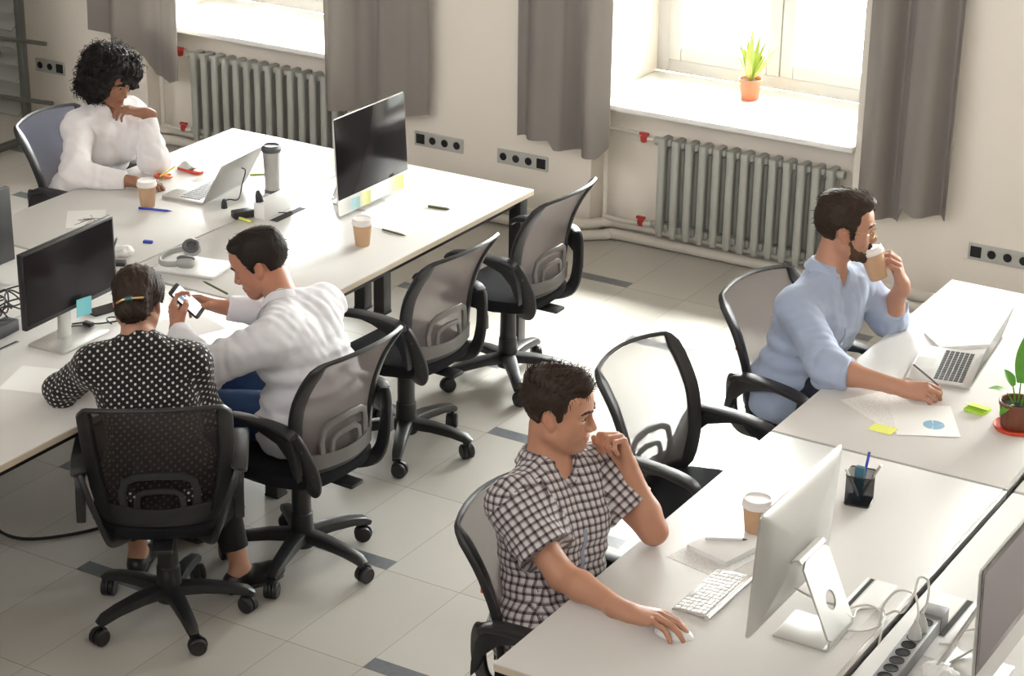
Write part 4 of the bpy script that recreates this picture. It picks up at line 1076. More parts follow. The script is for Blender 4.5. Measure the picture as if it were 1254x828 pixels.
# --- woman in white
P = person('person', 'woman with curly black hair in a white blouse, hand at her mouth', dict(
    sc=.94, hs=1.0, arm=.86, thick=.92, nr=.048, hsc=.9, bust=1,
    hip=(-6.47, 6.98, .56), hipside=(0, 1, 0), L=(-6.325, 7.165, .935), R=(-6.375, 6.865, .935), neck=(-6.345, 7.01, 1.0), head=(-6.295, 7.0, 1.135), look=(-4, -24, 0),
    eL=(-6.075, 7.015, .79), wL=(-6.14, 7.055, .992), eR=(-6.225, 6.665, .795), wR=(-5.99, 6.765, .778),
    handL=((-.78, -.52, .22), (.30, .15, .95), [(22, 30, 15), (26, 34, 18), (30, 38, 20), (36, 42, 22)], [(.050, .042, -.020), (.078, .050, -.032), (.100, .046, -.040)], .07),
    handR=((.90, .42, -.06), (0, 0, 1), [(20, 36, 20), (22, 38, 22), (26, 40, 24), (30, 42, 24)], [(.050, .042, -.018), (.080, .050, -.028), (.104, .044, -.032)], .05),
    kL=(-6.07, 7.08, .54), kR=(-6.07, 6.90, .54), aL=(-6.05, 7.08, .09), aR=(-6.08, 6.88, .09), gaze=-.5, jaw=.9, lid=.0075), SK3, None, None, voxb=.0038)
shirt(P, M['blouse'], 'white_blouse', sleeve=(1.86, 1.88), o=.017, slack=.016, fold=.006, vox=.005, seed=31, hem=(P.hl*.5+P.hr*.5-P.up*.14, -P.up),
      vee=[(P.neck+P.fw*.05+P.up*.02, P.neck+P.fw*.10-P.up*.02, .036, .008)])
trousers(P, M['navy'], top=.095)
shoes(P, M['leather'])
collar(P, M['blouse'], gap=22, r0=.054, h=.036, drop=.03, point=.012, spread=.018)
rs = np.random.RandomState(4)                      # curly hair: a loose mass of curls
s = SDF(); T = P.T
for p, r in (((-.03, 0, .045), (.125, .120, .100)), ((-.05, .055, .0), (.085, .070, .10)), ((-.05, -.055, -.02), (.085, .070, .115)), ((.02, 0, .098), (.085, .095, .050)), ((.0, .085, .02), (.06, .045, .085)), ((.035, .085, .045), (.055, .05, .07)), ((.0, -.085, .01), (.06, .045, .10))): s.ell(T(*p), V(*r), P.HR, .03)
def face_cut(Q):
    q = (Q-P.hc.astype(np.float32))@P.HR.astype(np.float32); return np.maximum(polyd(q[:, 0], q[:, 2], [(.052, .07), (.052, .0), (.03, -.2), (.3, -.2), (.3, .07)]), np.abs(q[:, 1])-.074)
s.fn(face_cut, 's', .015)
def nape(Q):
    q = (Q-P.hc.astype(np.float32))@P.HR.astype(np.float32); return -.13-q[:, 2]
s.fn(nape, 'i', .02)
s.disp = lambda Q: (.010*wob(Q, 60, 2)+.008*wob(Q, 130, 6)).astype(np.float32)
v, q = s.mesh(.0042); ho = np_mesh('hair', v, q, M['hairbk'], P.body, P.root)
mb = MB(); nfc = np.cross(v[q[:, 2]]-v[q[:, 0]], v[q[:, 3]]-v[q[:, 1]]); nfc /= np.linalg.norm(nfc, axis=1, keepdims=True)+1e-9; fcn = v[q].mean(1)
for i in rs.choice(len(q), 900, replace=False):
    p = fcn[i]; d = nfc[i]
    ql = P.HR.T@(p-P.hc)
    if ql[0] > .045 and ql[2] < .07: continue
    a = rs.normal(size=3); e1 = nrm(np.cross(d, a)); e2 = np.cross(d, e1); k = rs.uniform(.006, .011); L0 = rs.uniform(.012, .034)
    mb.tube([p-P.root-d*.006+d*L0*t+(e1*math.cos(9*t+i)+e2*math.sin(9*t+i))*k*t for t in np.linspace(0, 1, 7)], .0012, 4, cap=False)
mb.build('loose_curls', M['hairbk'], P.body)
eyebrows(P, M['hairbk'], .0034); P3_ = P

# --- man in white shirt with a phone
P = person('person', 'man in a white shirt leaning forward, looking at a phone in his hands', dict(
    hip=(-4.17, 5.585, .565), hipside=(-.05, -1, 0), L=(-4.20, 5.405, .905), R=(-4.235, 5.755, .915), neck=(-4.31, 5.62, .935), head=(-4.46, 5.70, 1.035), look=(209, -24, 0),
    eL=(-4.395, 5.285, .79), wL=(-4.635, 5.425, .835), eR=(-4.44, 5.83, .80), wR=(-4.615, 5.665, .85),
    handL=((-.62, .50, .55), (-.55, -.80, .1), [(28, 38, 25), (32, 42, 25), (36, 44, 25), (42, 46, 25)], [(.052, .038, -.024), (.080, .040, -.040), (.104, .028, -.048)], .03),
    handR=((-.78, -.50, .30), (.0, .75, .62), [(24, 34, 20), (30, 40, 22), (36, 44, 24), (42, 46, 24)], [(.052, .038, -.024), (.080, .040, -.040), (.104, .028, -.048)], .03),
    kL=(-4.57, 5.45, .54), kR=(-4.58, 5.68, .54), aL=(-4.62, 5.43, .09), aR=(-4.66, 5.70, .09), bow=-.045, thick=1.05, gaze=-.5, lid=.0075), SK4, None, None, voxb=.0036)
shirt(P, M['whiteshirt'], 'white_shirt', sleeve=(1.93, 1.93), o=.018, slack=.018, fold=.007, vox=.005, seed=41, hem=(P.hl*.5+P.hr*.5-P.up*.10, -P.up))
trousers(P, M['jeans'], top=.095)
shoes(P, M['leather'])
collar(P, M['whiteshirt'], gap=24, r0=.063, h=.034, drop=.038, point=.02, spread=.024)
collar(P, M['bluetrim'], gap=28, r0=.0595, h=.036, drop=.004, point=0, spread=.001, name='collar_band')
ho = hair_cap(P, M['hairdk'], [(.085, .100), (.066, .086), (.048, .066), (.040, .040), (.034, .036), (.028, .004), (.016, -.006), (.012, .022), (-.010, .034), (-.032, .018), (-.034, -.025), (-.040, -.058), (-.075, -.070), (-.13, -.06), (-.15, .1), (-.08, .19), (.06, .19), (.12, .14)], .009,
         puff=[((-.02, 0, .09), (.085, .066, .045)), ((.048, 0, .098), (.045, .050, .026))], amp=.0022, f=(110, 24), seed=9)
eyebrows(P, M['hairdk']); P4 = P
strands(P, ho, M['hairdk'], 450, .011, lambda q: (-.6, 0, -.5) if q[0] < .03 else (.5, .0, .6), -.1, where=lambda q: q[2] > -.03, seed=3)

# --- woman in dots, seen from behind
P = person('person', 'woman seen from behind in a black polka-dot blouse, hair pinned up', dict(
    sc=.94, hs=.98, arm=.84, thick=.92, nr=.050, hsc=.9,
    hip=(-4.285, 4.90, .56), hipside=(-.80, -.60, 0), L=(-4.515, 4.862, .935), R=(-4.262, 5.052, .935), neck=(-4.405, 4.965, 1.0), head=(-4.445, 5.01, 1.112), look=(114, -22, 0),
    eL=(-4.695, 4.885, .785), wL=(-4.74, 5.10, .782), eR=(-4.265, 5.12, .72), wR=(-4.36, 5.25, .685),
    handL=((.05, .98, -.06), (0, 0, 1), CURL_FLAT, TH_RELAX), handR=((-.70, .70, -.1), (0, 0, 1), CURL_FLAT, TH_RELAX),
    kL=(-4.66, 5.10, .535), kR=(-4.42, 5.28, .535), aL=(-4.625, 5.145, .085), aR=(-4.235, 5.235, .085), bow=.0, tL=V(-.45, .89, 0), tR=V(.35, .94, 0)), SK5, None, None, voxb=.0038)
shirt(P, M['dots'], 'dotted_blouse', sleeve=(1.75, 1.75), o=.013, slack=.012, fold=.004, vox=.0048, seed=51, hem=(P.hl*.5+P.hr*.5-P.up*.10, -P.up), cuff=False)
trousers(P, M['blackcloth'], top=.095, reach=(.86, .86), wide=.95)
shoes(P, M['leather'], low=True)
s = SDF(); ax = nrm(P.hc-P.neck); s.cone(P.neck-ax*.02, P.neck+ax*.035, .070, .060, .01, cut=[(P.neck+ax*.03, ax)]); v, q = s.mesh(.004)
np_mesh('stand_collar', v, q, M['dots'], P.body, P.root, uv=cloth_uv(v, q, [(P.neck-ax*.03, P.neck+ax*.04, .065, 0.)], (P.neck, P.side, P.up, P.fw)))
ho = hair_cap(P, M['hairbr'], [(.088, .09), (.06, .072), (.035, .045), (.022, .012), (.006, .030), (-.008, .036), (-.02, .010), (-.03, -.035), (-.05, -.062), (-.085, -.07), (-.20, -.06), (-.20, .12), (-.08, .2), (.06, .19), (.12, .14)], .014,
         puff=[((-.080, -.004, -.020), (.056, .064, .052)), ((-.098, -.02, .025), (.036, .046, .034)), ((-.02, 0, .07), (.09, .085, .065))], amp=.0045, f=(120, 22), seed=13, wide=.004)
s = SDF(); T = P.T; Q0 = P.root
mb = MB(); mb.tube([T(-.136, .036, .000)-Q0, T(-.148, .01, .014)-Q0, T(-.150, -.03, .022)-Q0, T(-.138, -.062, .026)-Q0], .0042, 8); cl = mb.build('hair_clip', M['gold'], P.body)
mb = MB(); mb.tube([T(-.152, .0, .016)-Q0, T(-.154, -.024, .022)-Q0], .008, 8); mb.build('clip_jewel', mat('teal_bead', (.02, .12, .14), .3), cl)
P5 = P
strands(P, ho, M['hairbr'], 1000, .015, lambda q: (-.8, -.25, -.35) if q[2] > -.02 else (-.2, .1, .9), -.1, r=.0008, seed=4)
# ------------------------------------------------------------------ things on the desks
D_ = ZD
def paper_cup(x, y, z, label, s=1.0, tilt=None, rz=0, grp='paper coffee cups'):
    t = thing('paper_cup', label, 'cup', (x, y, z), rz, grp)
    m = MB(); m.lathe([(0, .004), (.028*s, .004), (.0285*s, 0), (.030*s, .002), (.0405*s, .098*s), (.0405*s, .100*s), (0, .100*s)], 32); m.build('cup_body', M['tan'], t)
    m = MB(); m.lathe([(.0415*s, .090*s), (.0435*s, .092*s), (.0435*s, .100*s), (.041*s, .102*s), (.039*s, .114*s), (.0365*s, .1155*s), (.034*s, .111*s), (0, .110*s)], 32, cap=False)
    m.box(.018*s, .028*s, -.005*s, .005*s, .1105*s, .1112*s); m.build('cup_lid', M['lid'], t)
    if tilt: t.rotation_euler = tilt
    return t
paper_cup(-5.796, 6.634, D_, 'tan paper cup with white lid by the forearm of the woman in white')
paper_cup(-4.748, 6.735, D_, 'tan paper cup in front of the white-chinned monitor')
paper_cup(-2.301, 5.286, D_, 'tan paper cup beside the notebook of the man in plaid', 1.08)
cc = P2.T(.148, .0, -.078)                         # held at the mouth of the bearded man
paper_cup(cc[0]-.006, cc[1]-.004, cc[2]-.094, 'tan paper cup held to the mouth of the bearded man', 1.08, (math.radians(-4), math.radians(-20), math.radians(24)))

t = thing('travel_tumbler', 'steel travel tumbler with a dark lid on the far left desk', 'tumbler', (-5.452, 7.06, D_))
m = MB(); m.lathe([(0, 0), (.029, 0), (.031, .004), (.034, .08), (.040, .195), (.040, .20), (0, .20)], 30); m.build('tumbler_body', M['steel'], t)
m = MB(); m.lathe([(.042, .193), (.044, .197), (.044, .208), (.041, .212), (.036, .222), (.034, .222), (.032, .216), (0, .215)], 30, cap=False); m.build('tumbler_lid', M['greydk'], t)
m = MB(); m.lathe([(.0325, 0), (.034, .002), (.0345, .02), (.033, .022)], 30, cap=False); m.build('foot_ring', M['greydk'], t)

def plate_hole(m, w, h, th, hz, r, T, n=32):
    """upright plate in the y-z plane, x thickness, round hole at height hz"""
    a = np.linspace(0, 2*PI, n, endpoint=False); vs = []
    for x in (-th/2, th/2):
        for t in a: vs.append((x, r*math.cos(t), hz+r*math.sin(t)))
        for t in a:
            c, s = math.cos(t), math.sin(t); k = min((w/2)/max(abs(c), 1e-6), ((h-hz) if s > 0 else hz)/max(abs(s), 1e-6)); vs.append((x, k*c, hz+k*s))
    fs = []
    for i in range(n):
        j = (i+1) % n; fs += [(i, j, n+j, n+i), (2*n+i, 3*n+i, 3*n+j, 2*n+j), (i, 2*n+i, 2*n+j, j), (n+i, n+j, 3*n+j, 3*n+i)]
    m.add([tuple(T @ Vector(p)) for p in vs], fs)
def alu_computer(label, x, y, rz, zb, zt, w, screen, backmat='alu', tilt=3, scrz=.075):
    """all-in-one computer facing local +x: thin panel with chin, L-shaped stand with a round hole"""
    t = thing('desktop_computer', label, 'computer', (x, y, D_), rz, 'silver desktop computers')
    zb -= D_; zt -= D_; h = zt-zb; Tp = Matrix.Translation((0, 0, zb)) @ Matrix.Rotation(math.radians(-tilt), 4, 'Y')
    m = MB(); rr = rrect(h, w, .012, 4); n = len(rr); vs = []
    for xx, k in ((0, 1), (-.005, 1), (-.010, .97), (-.022, .72), (-.030, .35)):
        vs += [tuple(Tp @ Vector((xx, q*k, h/2+(p)*k))) for p, q in rr]
    fs = [(i*n+j, i*n+(j+1) % n, (i+1)*n+(j+1) % n, (i+1)*n+j) for i in range(4) for j in range(n)]+[tuple(range(n))[::-1], tuple(4*n+j for j in range(n))]
    m.add(vs, fs); pn = m.build('display_panel', M[backmat], t)
    m = MB(); m.box(.0003, .0016, -w/2+.003, w/2-.003, scrz, h-.003, .0005, Tp); m.build('screen', M[screen], pn)
    if screen == 'screenm':
        m = MB(); m.box(.0016, .0019, -w/2+.022, w/2-.022, scrz+.02, h-.022, 0, Tp); m.build('display_area', mat('screen_glass_mauve', (.078, .048, .056), .12, spec=.35), pn)
    sw = .165; fr = rrect(.17, sw, .008, 4)
    m = MB(); m.prism([(p-.083, q) for p, q in fr], 0, .006, .0015); m.build('stand_foot', M['alu'], t)
    m = MB(); m.sweep(crom([(-.150, 0, .004), (-.164, 0, .012), (-.166, 0, .03)], 4), rrect(.006, sw, .002, 2), up=(1, 0, .3))
    Tn = Matrix.Translation((-.166, 0, .028)) @ Matrix.Rotation(math.radians(24), 4, 'Y'); plate_hole(m, sw, .235, .006, .095, .028, Tn)
    e = Tn @ Vector((0, 0, .235)); m.sweep([(e.x, 0, e.z), (e.x+.008, 0, e.z+.008), (e.x+.02, 0, e.z+.006), (e.x+.04, 0, e.z-.01)], rrect(.006, sw, .002, 2), up=(-.4, 0, 1)); m.build('stand_neck', M['alu'], t)
    return t
alu_computer('silver desktop computer seen from behind, in front of the man in plaid', -2.005, 4.845, PI, .822, 1.195, .528, 'screen', 'alu', 3)
alu_computer('silver desktop computer with black screen and chin paled to white by light, facing the empty chairs', -4.985, 7.165, 0, .765, 1.185, .525, 'screen', 'litalu', 3, .07)
alu_computer('desktop computer with mauve-grey screen in the bottom right corner', -1.385, 4.88, 0, .815, 1.19, .528, 'screenm', 'alu', 2)

def flat_monitor(label, x, y, rz, w, h, zb, basex, grp='black flat monitors'):
    t = thing('monitor', label, 'monitor', (x, y, D_), rz, grp); zb -= D_
    m = MB(); m.box(-.022, 0, -w/2, w/2, zb, zb+h, .004); m.box(-.042, -.02, -w*.3, w*.3, zb+.05, zb+h-.06, .01); hs = m.build('monitor_housing', M['black'], t)
    m = MB(); m.box(.0002, .0012, -w/2+.010, w/2-.010, zb+.018, zb+h-.010); m.build('screen', M['screen'], hs)
    m = MB(); m.sweep([(-.05, 0, .004), (-.045, 0, zb*.6), (-.038, 0, zb+.12)], rrect(.018, .060, .005, 3), up=(1, 0, 0)); m.build('stand_neck', M['alu'], t)
    m = MB(); m.prism(rrect(.17, .26, .012, 4), 0, .008, .002, Matrix.Translation((-.03, 0, 0))); m.build('stand_base', M['alu'], t)
    return t
flat_monitor('black flat monitor with a blue note on its frame, by the woman in dots', -5.03, 5.325, R_(2), .50, .285, .862, 0)
flat_monitor('black monitor cut off by the left picture edge', -5.71, 5.47, PI, .50, .30, .80, 0)

def note(name, label, mname, p, w, h, rz, cat='sticky note', grp=None, upright=None, curl=.006):
    m = MB(); m.grid(lambda u, v: ((u-.5)*w, (v-.5)*h, .0008+curl*u*u*u), 8, 4, .0004); o = m.build(name, M[mname], None, p, rz)
    if upright is not None: o.rotation_euler = upright
    return tag(o, label, cat, grp)
GN = 'sticky notes'
note('sticky_note', 'pale blue sticky note on the lower frame of the black monitor', 'cyan', (-5.012, 5.36, .866), .075, .068, 0, grp=GN, upright=(PI/2, R_(4), PI/2), curl=.004)
note('sticky_note', 'blue sticky note, paled by light, on the chin of the white-chinned computer', 'litcyan', (-4.978, 7.01, .80), .05, .05, 0, grp=GN, upright=(PI/2, 0, PI/2))
note('sticky_note', 'yellow sticky note beside the blue one on the white-chinned computer', 'lityellow', (-4.977, 7.09, .80), .05, .06, 0, grp=GN, upright=(PI/2, 0, PI/2))
note('sticky_note', 'yellow sticky note at the far end of the chin of the white-chinned computer', 'lityellow', (-4.977, 7.34, .80), .055, .065, 0, grp=GN, upright=(PI/2, 0, PI/2))
note('sticky_note', 'flat yellow sticky note near the pie chart sheet', 'yellow', (-2.266, 6.205, D_+.0005), .085, .062, R_(-4), grp=GN, curl=.002)
t = thing('sticky_note_pad', 'lime green sticky note pad beside the open laptop', 'note pad', (-2.052, 6.525, D_), R_(-8))
m = MB(); m.box(-.037, .037, -.03, .03, 0, .010, .001); m.build('pad_sheets', M['lime'], t)
m = MB(); m.grid(lambda u, v: ((u-.5)*.074, (v-.5)*.06, .0105+.016*(1-v)**2.5), 6, 10, .0005); m.build('lifted_sheet', M['lime'], t)

# --- papers
def lines_mat(name, col, ink, per, cover):
    m = mat(name, col, .8); g = NT(m); tc = g.n('ShaderNodeTexCoord'); sp = g.n('ShaderNodeSeparateXYZ'); g.l(tc.outputs['Object'], sp.inputs[0])
    r = g.m('LESS_THAN', g.m('FRACT', g.m('DIVIDE', sp.outputs[1], per)), .3); nz = g.n('ShaderNodeTexNoise'); nz.inputs['Scale'].default_value = 90; g.l(tc.outputs['Object'], nz.inputs['Vector'])
    k = g.m('MULTIPLY', r, g.m('LESS_THAN', nz.outputs['Fac'], cover)); g.l(g.mix(k, col, ink), g.b.inputs['Base Color']); return m
M['printed'] = lines_mat('ruled_grey_paper', (.84, .83, .81), (.66, .66, .66), .010, .5)
def sheet(name, label, p, w, h, rz, m='paper', cat='paper sheet', curl=.0, grp='loose paper sheets'):
    b = MB(); b.grid(lambda u, v: ((u-.5)*w, (v-.5)*h, .0008+curl*(2*u-1)**2*(v)), 8, 8, .0005)
    return tag(b.build(name, M[m], None, p, rz), label, cat, grp)
sheet('paper_sheet', 'white sheet lying under the forearm of the bearded man', (-2.30, 6.36, D_), .21, .297, R_(58), 'printed')
t = thing('paper_sheet', 'white sheet with a blue pie chart in front of the bearded man', 'paper sheet', (-2.175, 6.345, D_+.002), R_(28), 'loose paper sheets')
b = MB(); b.grid(lambda u, v: ((u-.5)*.21, (v-.5)*.25, .0008), 6, 6, .0005); b.build('sheet', M['paper'], t)
pie = MB()
for a0, a1 in ((95, 250), (255, 360), (5, 88)): pie.prism([(0, 0)]+[(.036*math.cos(R_(a)), .036*math.sin(R_(a))) for a in np.linspace(a0, a1, 14)], .0009, .0013, 0, Matrix.Translation((.028, -.035, 0)))
pie.build('pie_chart_print', mat('print_blue', (.25, .45, .62), .8), t)
sheet('paper_sheet', 'white sheet with dark scribbles on the far left desk', (-5.90, 6.36, D_), .16, .22, R_(40), 'paper')
sc_ = MB(); rnd = random.Random(2)
for k in range(9):
    a = rnd.uniform(0, 6.28); r = rnd.uniform(.03, .07); sc_.tube([(-5.875, 6.375, D_+.0022), (-5.875+r*math.cos(a)*.9, 6.375+r*math.sin(a)*1.5, D_+.0022)], .0011, 5)
tag(sc_.build('ink_scribble', M['greydk']), 'dark ink scribble on the white sheet of the far left desk', 'ink marks')
sheet('paper_sheet', 'faint white sheet by the elbow of the woman in dots', (-4.92, 4.98, D_), .16, .21, R_(20), 'paper')
sheet('paper_sheet', 'white sheet below the phone, between the two people at the left desk', (-4.80, 5.62, D_), .21, .29, R_(-22), 'paper')
sheet('paper_sheet', 'white sheet near the edge in front of the white-chinned computer', (-4.76, 7.09, D_), .21, .29, R_(4), 'paper')
sheet('paper_sheet', 'ruled sheet under the notebook of the man in plaid', (-2.345, 5.105, D_), .195, .22, R_(-12), 'printed')
def book(name, label, p, w, h, th, rz, m='white', cat='notebook'):
    t = thing(name, label, cat, p, rz); a = MB(); a.box(-w/2, w/2, -h/2, h/2, 0, .0015, .0005); a.box(-w/2, w/2, -h/2, h/2, th-.0015, th, .0005); a.box(-w/2, -w/2+.002, -h/2, h/2, .001, th-.001); a.build('cover', M[m], t)
    a = MB(); a.box(-w/2+.002, w/2-.003, -h/2+.003, h/2-.003, .0016, th-.0016); a.build('page_block', M['paper'], t); return t
book('notebook', 'white notebook with a pen on it, by the man in plaid', (-2.335, 5.165, D_+.0016), .15, .195, .016, R_(-14))
book('notebook', 'white closed notebook beyond the open laptop', (-2.328, 7.085, D_), .15, .205, .013, R_(-47))

def pen(name, label, a, b_, r, m, cat='pen', grp='pens and pencils', tip='steel', capm=None):
    a, b_ = V(*a), V(*b_); t = thing(name, label, cat, tuple(a), 0, grp); d = b_-a; L = np.linalg.norm(d); d = d/L
    o = MB(); o.lathe([(0, 0), (r*.9, 0), (r, .002), (r, L*.86), (r*.9, L*.88)], 10, (0, 0, 0), d); o.build('barrel', M[m], t)
    o = MB(); o.lathe([(r*.9, L*.88), (r*.35, L*.97), (r*.15, L), (0, L)], 10, (0, 0, 0), d, cap=False); o.build('tip', M[tip], t)
    return t
pen('pen', 'white pen lying on the notebook of the man in plaid', (-2.40, 5.145, D_+.0226), (-2.29, 5.205, D_+.0226), .0048, 'white', tip='greydk')
pen('pen', 'blue pen lying before the paper cup of the woman in white', (-5.80, 6.58, D_+.005), (-5.655, 6.625, D_+.005), .005, 'blue', tip='blue')
pen('pencil', 'olive pencil lying next to the steel tumbler', (-5.69, 7.205, D_+.004), (-5.60, 7.285, D_+.004), .004, 'leaflt', 'pencil', tip='tan')
M['olive'] = mat('olive_plastic', (.10, .11, .045), .5)
pen('pen', 'dark olive pen near the tan cup by the white-chinned computer', (-4.78, 6.925, D_+.005), (-4.655, 6.915, D_+.004), .004, 'olive', tip='greydk')
pen('pen', 'dark olive pen nearer the wall on the desk with the white-chinned computer', (-4.785, 7.28, D_+.005), (-4.685, 7.297, D_+.005), .0055, 'olive', tip='greydk')
w = P2.G['wR']; pen('pencil', 'thin dark pencil held in the hand of the bearded man', (w[0]+.025, w[1]+.045, w[2]+.075), (w[0]+.135, w[1]+.045, w[2]+.012), .0033, 'greydk', 'pencil', tip='tan')
w = P4.G['wR']; pen('pen', 'dark green pen held by the man in the white shirt', (w[0]+.005, w[1]+.02, w[2]+.045), (w[0]-.105, w[1]+.015, w[2]+.075), .0042, 'olive', tip='greydk')

# --- laptops
def laptop(label, p, rz, w, d, ang, grp='silver laptops', lid='alu'):
    """hinge along local y at x = 0, base towards +x, lid leaning to -x by `ang` from upright"""
    t = thing('laptop', label, 'laptop', p, rz, grp)
    m = MB(); m.prism(rrect(d, w, .012, 4), 0, .013, .0025, Matrix.Translation((d/2, 0, 0))); base = m.build('laptop_base', M['alu'], t)
    nr, nc = 6, 13; kw, kh = (w-.05)/nc, .105/nr
    m = MB(); m.box(.028, .138, -w/2+.022, w/2-.022, .0128, .0133); m.build('keyboard_well', M['alu'], base)
    kb = MB()
    for r in range(nr):
        for c in range(nc):
            x, y = .031+r*kh, -w/2+.025+c*kw; kb.box(x, x+kh*.84, y, y+kw*.84, .0133, .0146, .0003)
    kb.build('keyboard_keys', M['black'], base)
    m = MB(); m.box(.150, .150+.07, -.055, .055, .0130, .0133); m.build('trackpad', M['grey'] if False else M['alu'], base)
    T = Matrix.Translation((.002, 0, .012)) @ Matrix.Rotation(math.radians(-ang), 4, 'Y') @ Matrix.Rotation(-PI/2, 4, 'Y')
    m = MB(); m.prism(rrect(d, w, .012, 4), 0, .006, .002, T @ Matrix.Translation((d/2, 0, 0))); ld = m.build('laptop_lid', M[lid], t)
    m = MB(); m.box(.012, d-.010, -w/2+.010, w/2-.010, -.0008, 0, 0, T); m.build('screen', M['screen'], ld)
    return t
laptop('open silver laptop in front of the bearded man', (-2.165, 6.835, D_), PI+R_(11), .33, .225, 24)
laptop('open silver laptop in front of the woman in white', (-5.615, 6.925, D_), PI+R_(5), .33, .215, 30)

# --- keyboard and mouse of the man in plaid
t = thing('keyboard', 'slim white and silver keyboard on the desk of the man in plaid', 'keyboard', (-2.245, 4.885, D_), R_(-1))
m = MB(); T = Matrix.Translation((0, 0, .004)) @ Matrix.Rotation(R_(-5), 4, 'Y'); m.box(-.058, .05, -.14, .14, 0, .006, .0015, T); m.tube([T @ Vector((.052, -.14, -.001)), T @ Vector((.052, .14, -.001))], .008, 12); kb_ = m.build('keyboard_frame', M['alu'], t)
m = MB()
for r in range(6):
    for c in range(14):
        kw = .0192; x = -.053+r*.0172; y = -.134+c*kw
        if r == 0 and 4 <= c <= 8:
            if c == 4: m.box(x, x+.015, y, y+kw*5-.003, .006, .008, .0006, T)
            continue
        m.box(x, x+(.0148 if r < 5 else .010), y, y+kw-.003, .006, .008, .0006, T)
m.build('keyboard_keys', M['white'], kb_)
wv = P1.G['wR']; t = thing('computer_mouse', 'white computer mouse under the hand of the man in plaid', 'mouse', (-2.235, 4.622, D_), R_(10))
m = MB(); rings = [(.94, 0), (1, .004), (1, .009), (.93, .017), (.78, .023), (.5, .0265), (.15, .0275)]; vs = []
for k, z in rings: vs += [(.056*math.cos(a)*k-.004*(1-k), .031*math.sin(a)*k*(1+.06*math.cos(a)), z-.006*max(0, math.cos(a))*k*(z > .006)) for a in np.linspace(0, 2*PI, 28, endpoint=False)]
m.add(vs, [(i*28+j, i*28+(j+1) % 28, (i+1)*28+(j+1) % 28, (i+1)*28+j) for i in range(6) for j in range(28)]+[tuple(range(28))[::-1], tuple(6*28+j for j in range(28))]); m.build('mouse_shell', M['white'], t)

# --- pen cup
t = thing('pen_cup', 'black wire-mesh pen cup beside the desktop computer seen from behind', 'pen cup', (-2.125, 5.66, D_), R_(10))
m = MB(); q = rrect(.078, .078, .008, 3)
m.prism(q, 0, .004, .001); 
for z in (.004, .100): m.tube([(x, y, z) for x, y in q], .0022, 6, closed=True)
m.build('cup_frame', M['blackm'], t)
m = MB(); n = len(q); m.add([(x, y, .004) for x, y in q]+[(x, y, .10) for x, y in q], [(i, (i+1) % n, n+(i+1) % n, n+i) for i in range(n)]); m.build('mesh_wall', mesh_fabric('black_wire_mesh', (.012, .012, .014), .30), t)
GP = 'pens in the mesh cup'
for i, (dx, dy, tx, ty, L, mm, lab) in enumerate(((-.01, .015, .012, .03, .155, 'blue', 'blue pen standing in the black mesh cup'), (.02, -.01, .045, .02, .145, 'steel', 'grey pencil leaning out of the black mesh cup to the right'), (-.02, -.02, -.03, -.028, .125, 'white', 'white pen leaning out of the black mesh cup to the left'))):
    a = V(-2.125-dx*.2, 5.66-dy*.2, D_+.007); b_ = a+nrm(V(tx+dx, ty+dy, .135))*L; pen('pen', lab, b_, a, .0045, mm, grp=GP)
m = MB(); m.box(-2.145, -2.115, 5.655, 5.675, D_+.005, D_+.118, .003); tag(m.build('marker_box', mat('teal_card', (.05, .16, .22), .5)), 'dark teal eraser box standing inside the black mesh cup', 'box')

# --- plants
def leaf(m, p, d, L, w, bend, n=9, fold=.25, twist=0):
    d = nrm(d); h = nrm(np.cross(d, V(0, 0, 1)+V(.01, .02, 0))); up = np.cross(h, d); pts = []
    for i in range(n+1):
        t = i/n; c = V(*p)+d*L*t*(1-.15*bend*t)-V(0, 0, 1)*bend*L*.55*t*t+up*0; ww = w*math.sin(PI*min(1, .12+.88*t))**.8*(1-t**3*.25)*(t < 1)
        hh = h*math.cos(twist*t)+up*math.sin(twist*t); pts += [c-hh*ww+up*fold*ww, c, c+hh*ww+up*fold*ww]
    m.add(pts, [(3*i+a, 3*i+a+1, 3*i+a+4, 3*i+a+3) for i in range(n) for a in (0, 1)])
t = thing('potted_plant', 'green potted plant in a brown pot on a red saucer, right edge', 'plant', (-1.895, 6.453, D_))
m = MB(); m.lathe([(0, .012), (.046, .012), (.050, .014), (.059, .088), (.062, .089), (.063, .101), (.060, .103), (.056, .101), (.054, .085), (0, .083)], 34); m.build('pot', M['brownpot'], t)
m = MB(); m.lathe([(0, .002), (.062, .0), (.068, .002), (.074, .014), (.072, .016), (.064, .006), (0, .006)], 34); m.build('saucer', M['orangered'], t)
m = MB(); m.lathe([(0, .091), (.03, .092), (.055, .086)], 20, cap=False); m.build('potting_soil', M['soil'], t)
for a, tl, L, w, b_, z0 in ((100, 80, .19, .028, .10, .13), (200, 25, .075, .020, .5, .115), (20, 60, .15, .026, .3, .12), (320, 35, .11, .022, .5, .11), (250, -8, .055, .016, .6, .10), (60, 40, .12, .024, .4, .12), (150, 50, .085, .020, .4, .12)):
    d = V(math.cos(R_(a))*math.cos(R_(tl)), math.sin(R_(a))*math.cos(R_(tl)), math.sin(R_(tl))); b0 = V(math.cos(R_(a))*.012, math.sin(R_(a))*.012, .085); b1 = b0+d*.03+V(0, 0, z0-.085)
    s_ = MB(); s_.tube([b0, (b0+b1)/2+V(0, 0, .004), b1], [.003, .0025, .002], 7); st = s_.build('stem', M['leaf'], t)
    m = MB(); leaf(m, b1, d, L, w, b_); m.build('leaf', M['leaf'], st)
t = thing('potted_plant', 'potted plant with spiky yellow-green leaves on the window sill', 'plant', (-4.365, 9.60, ZS))
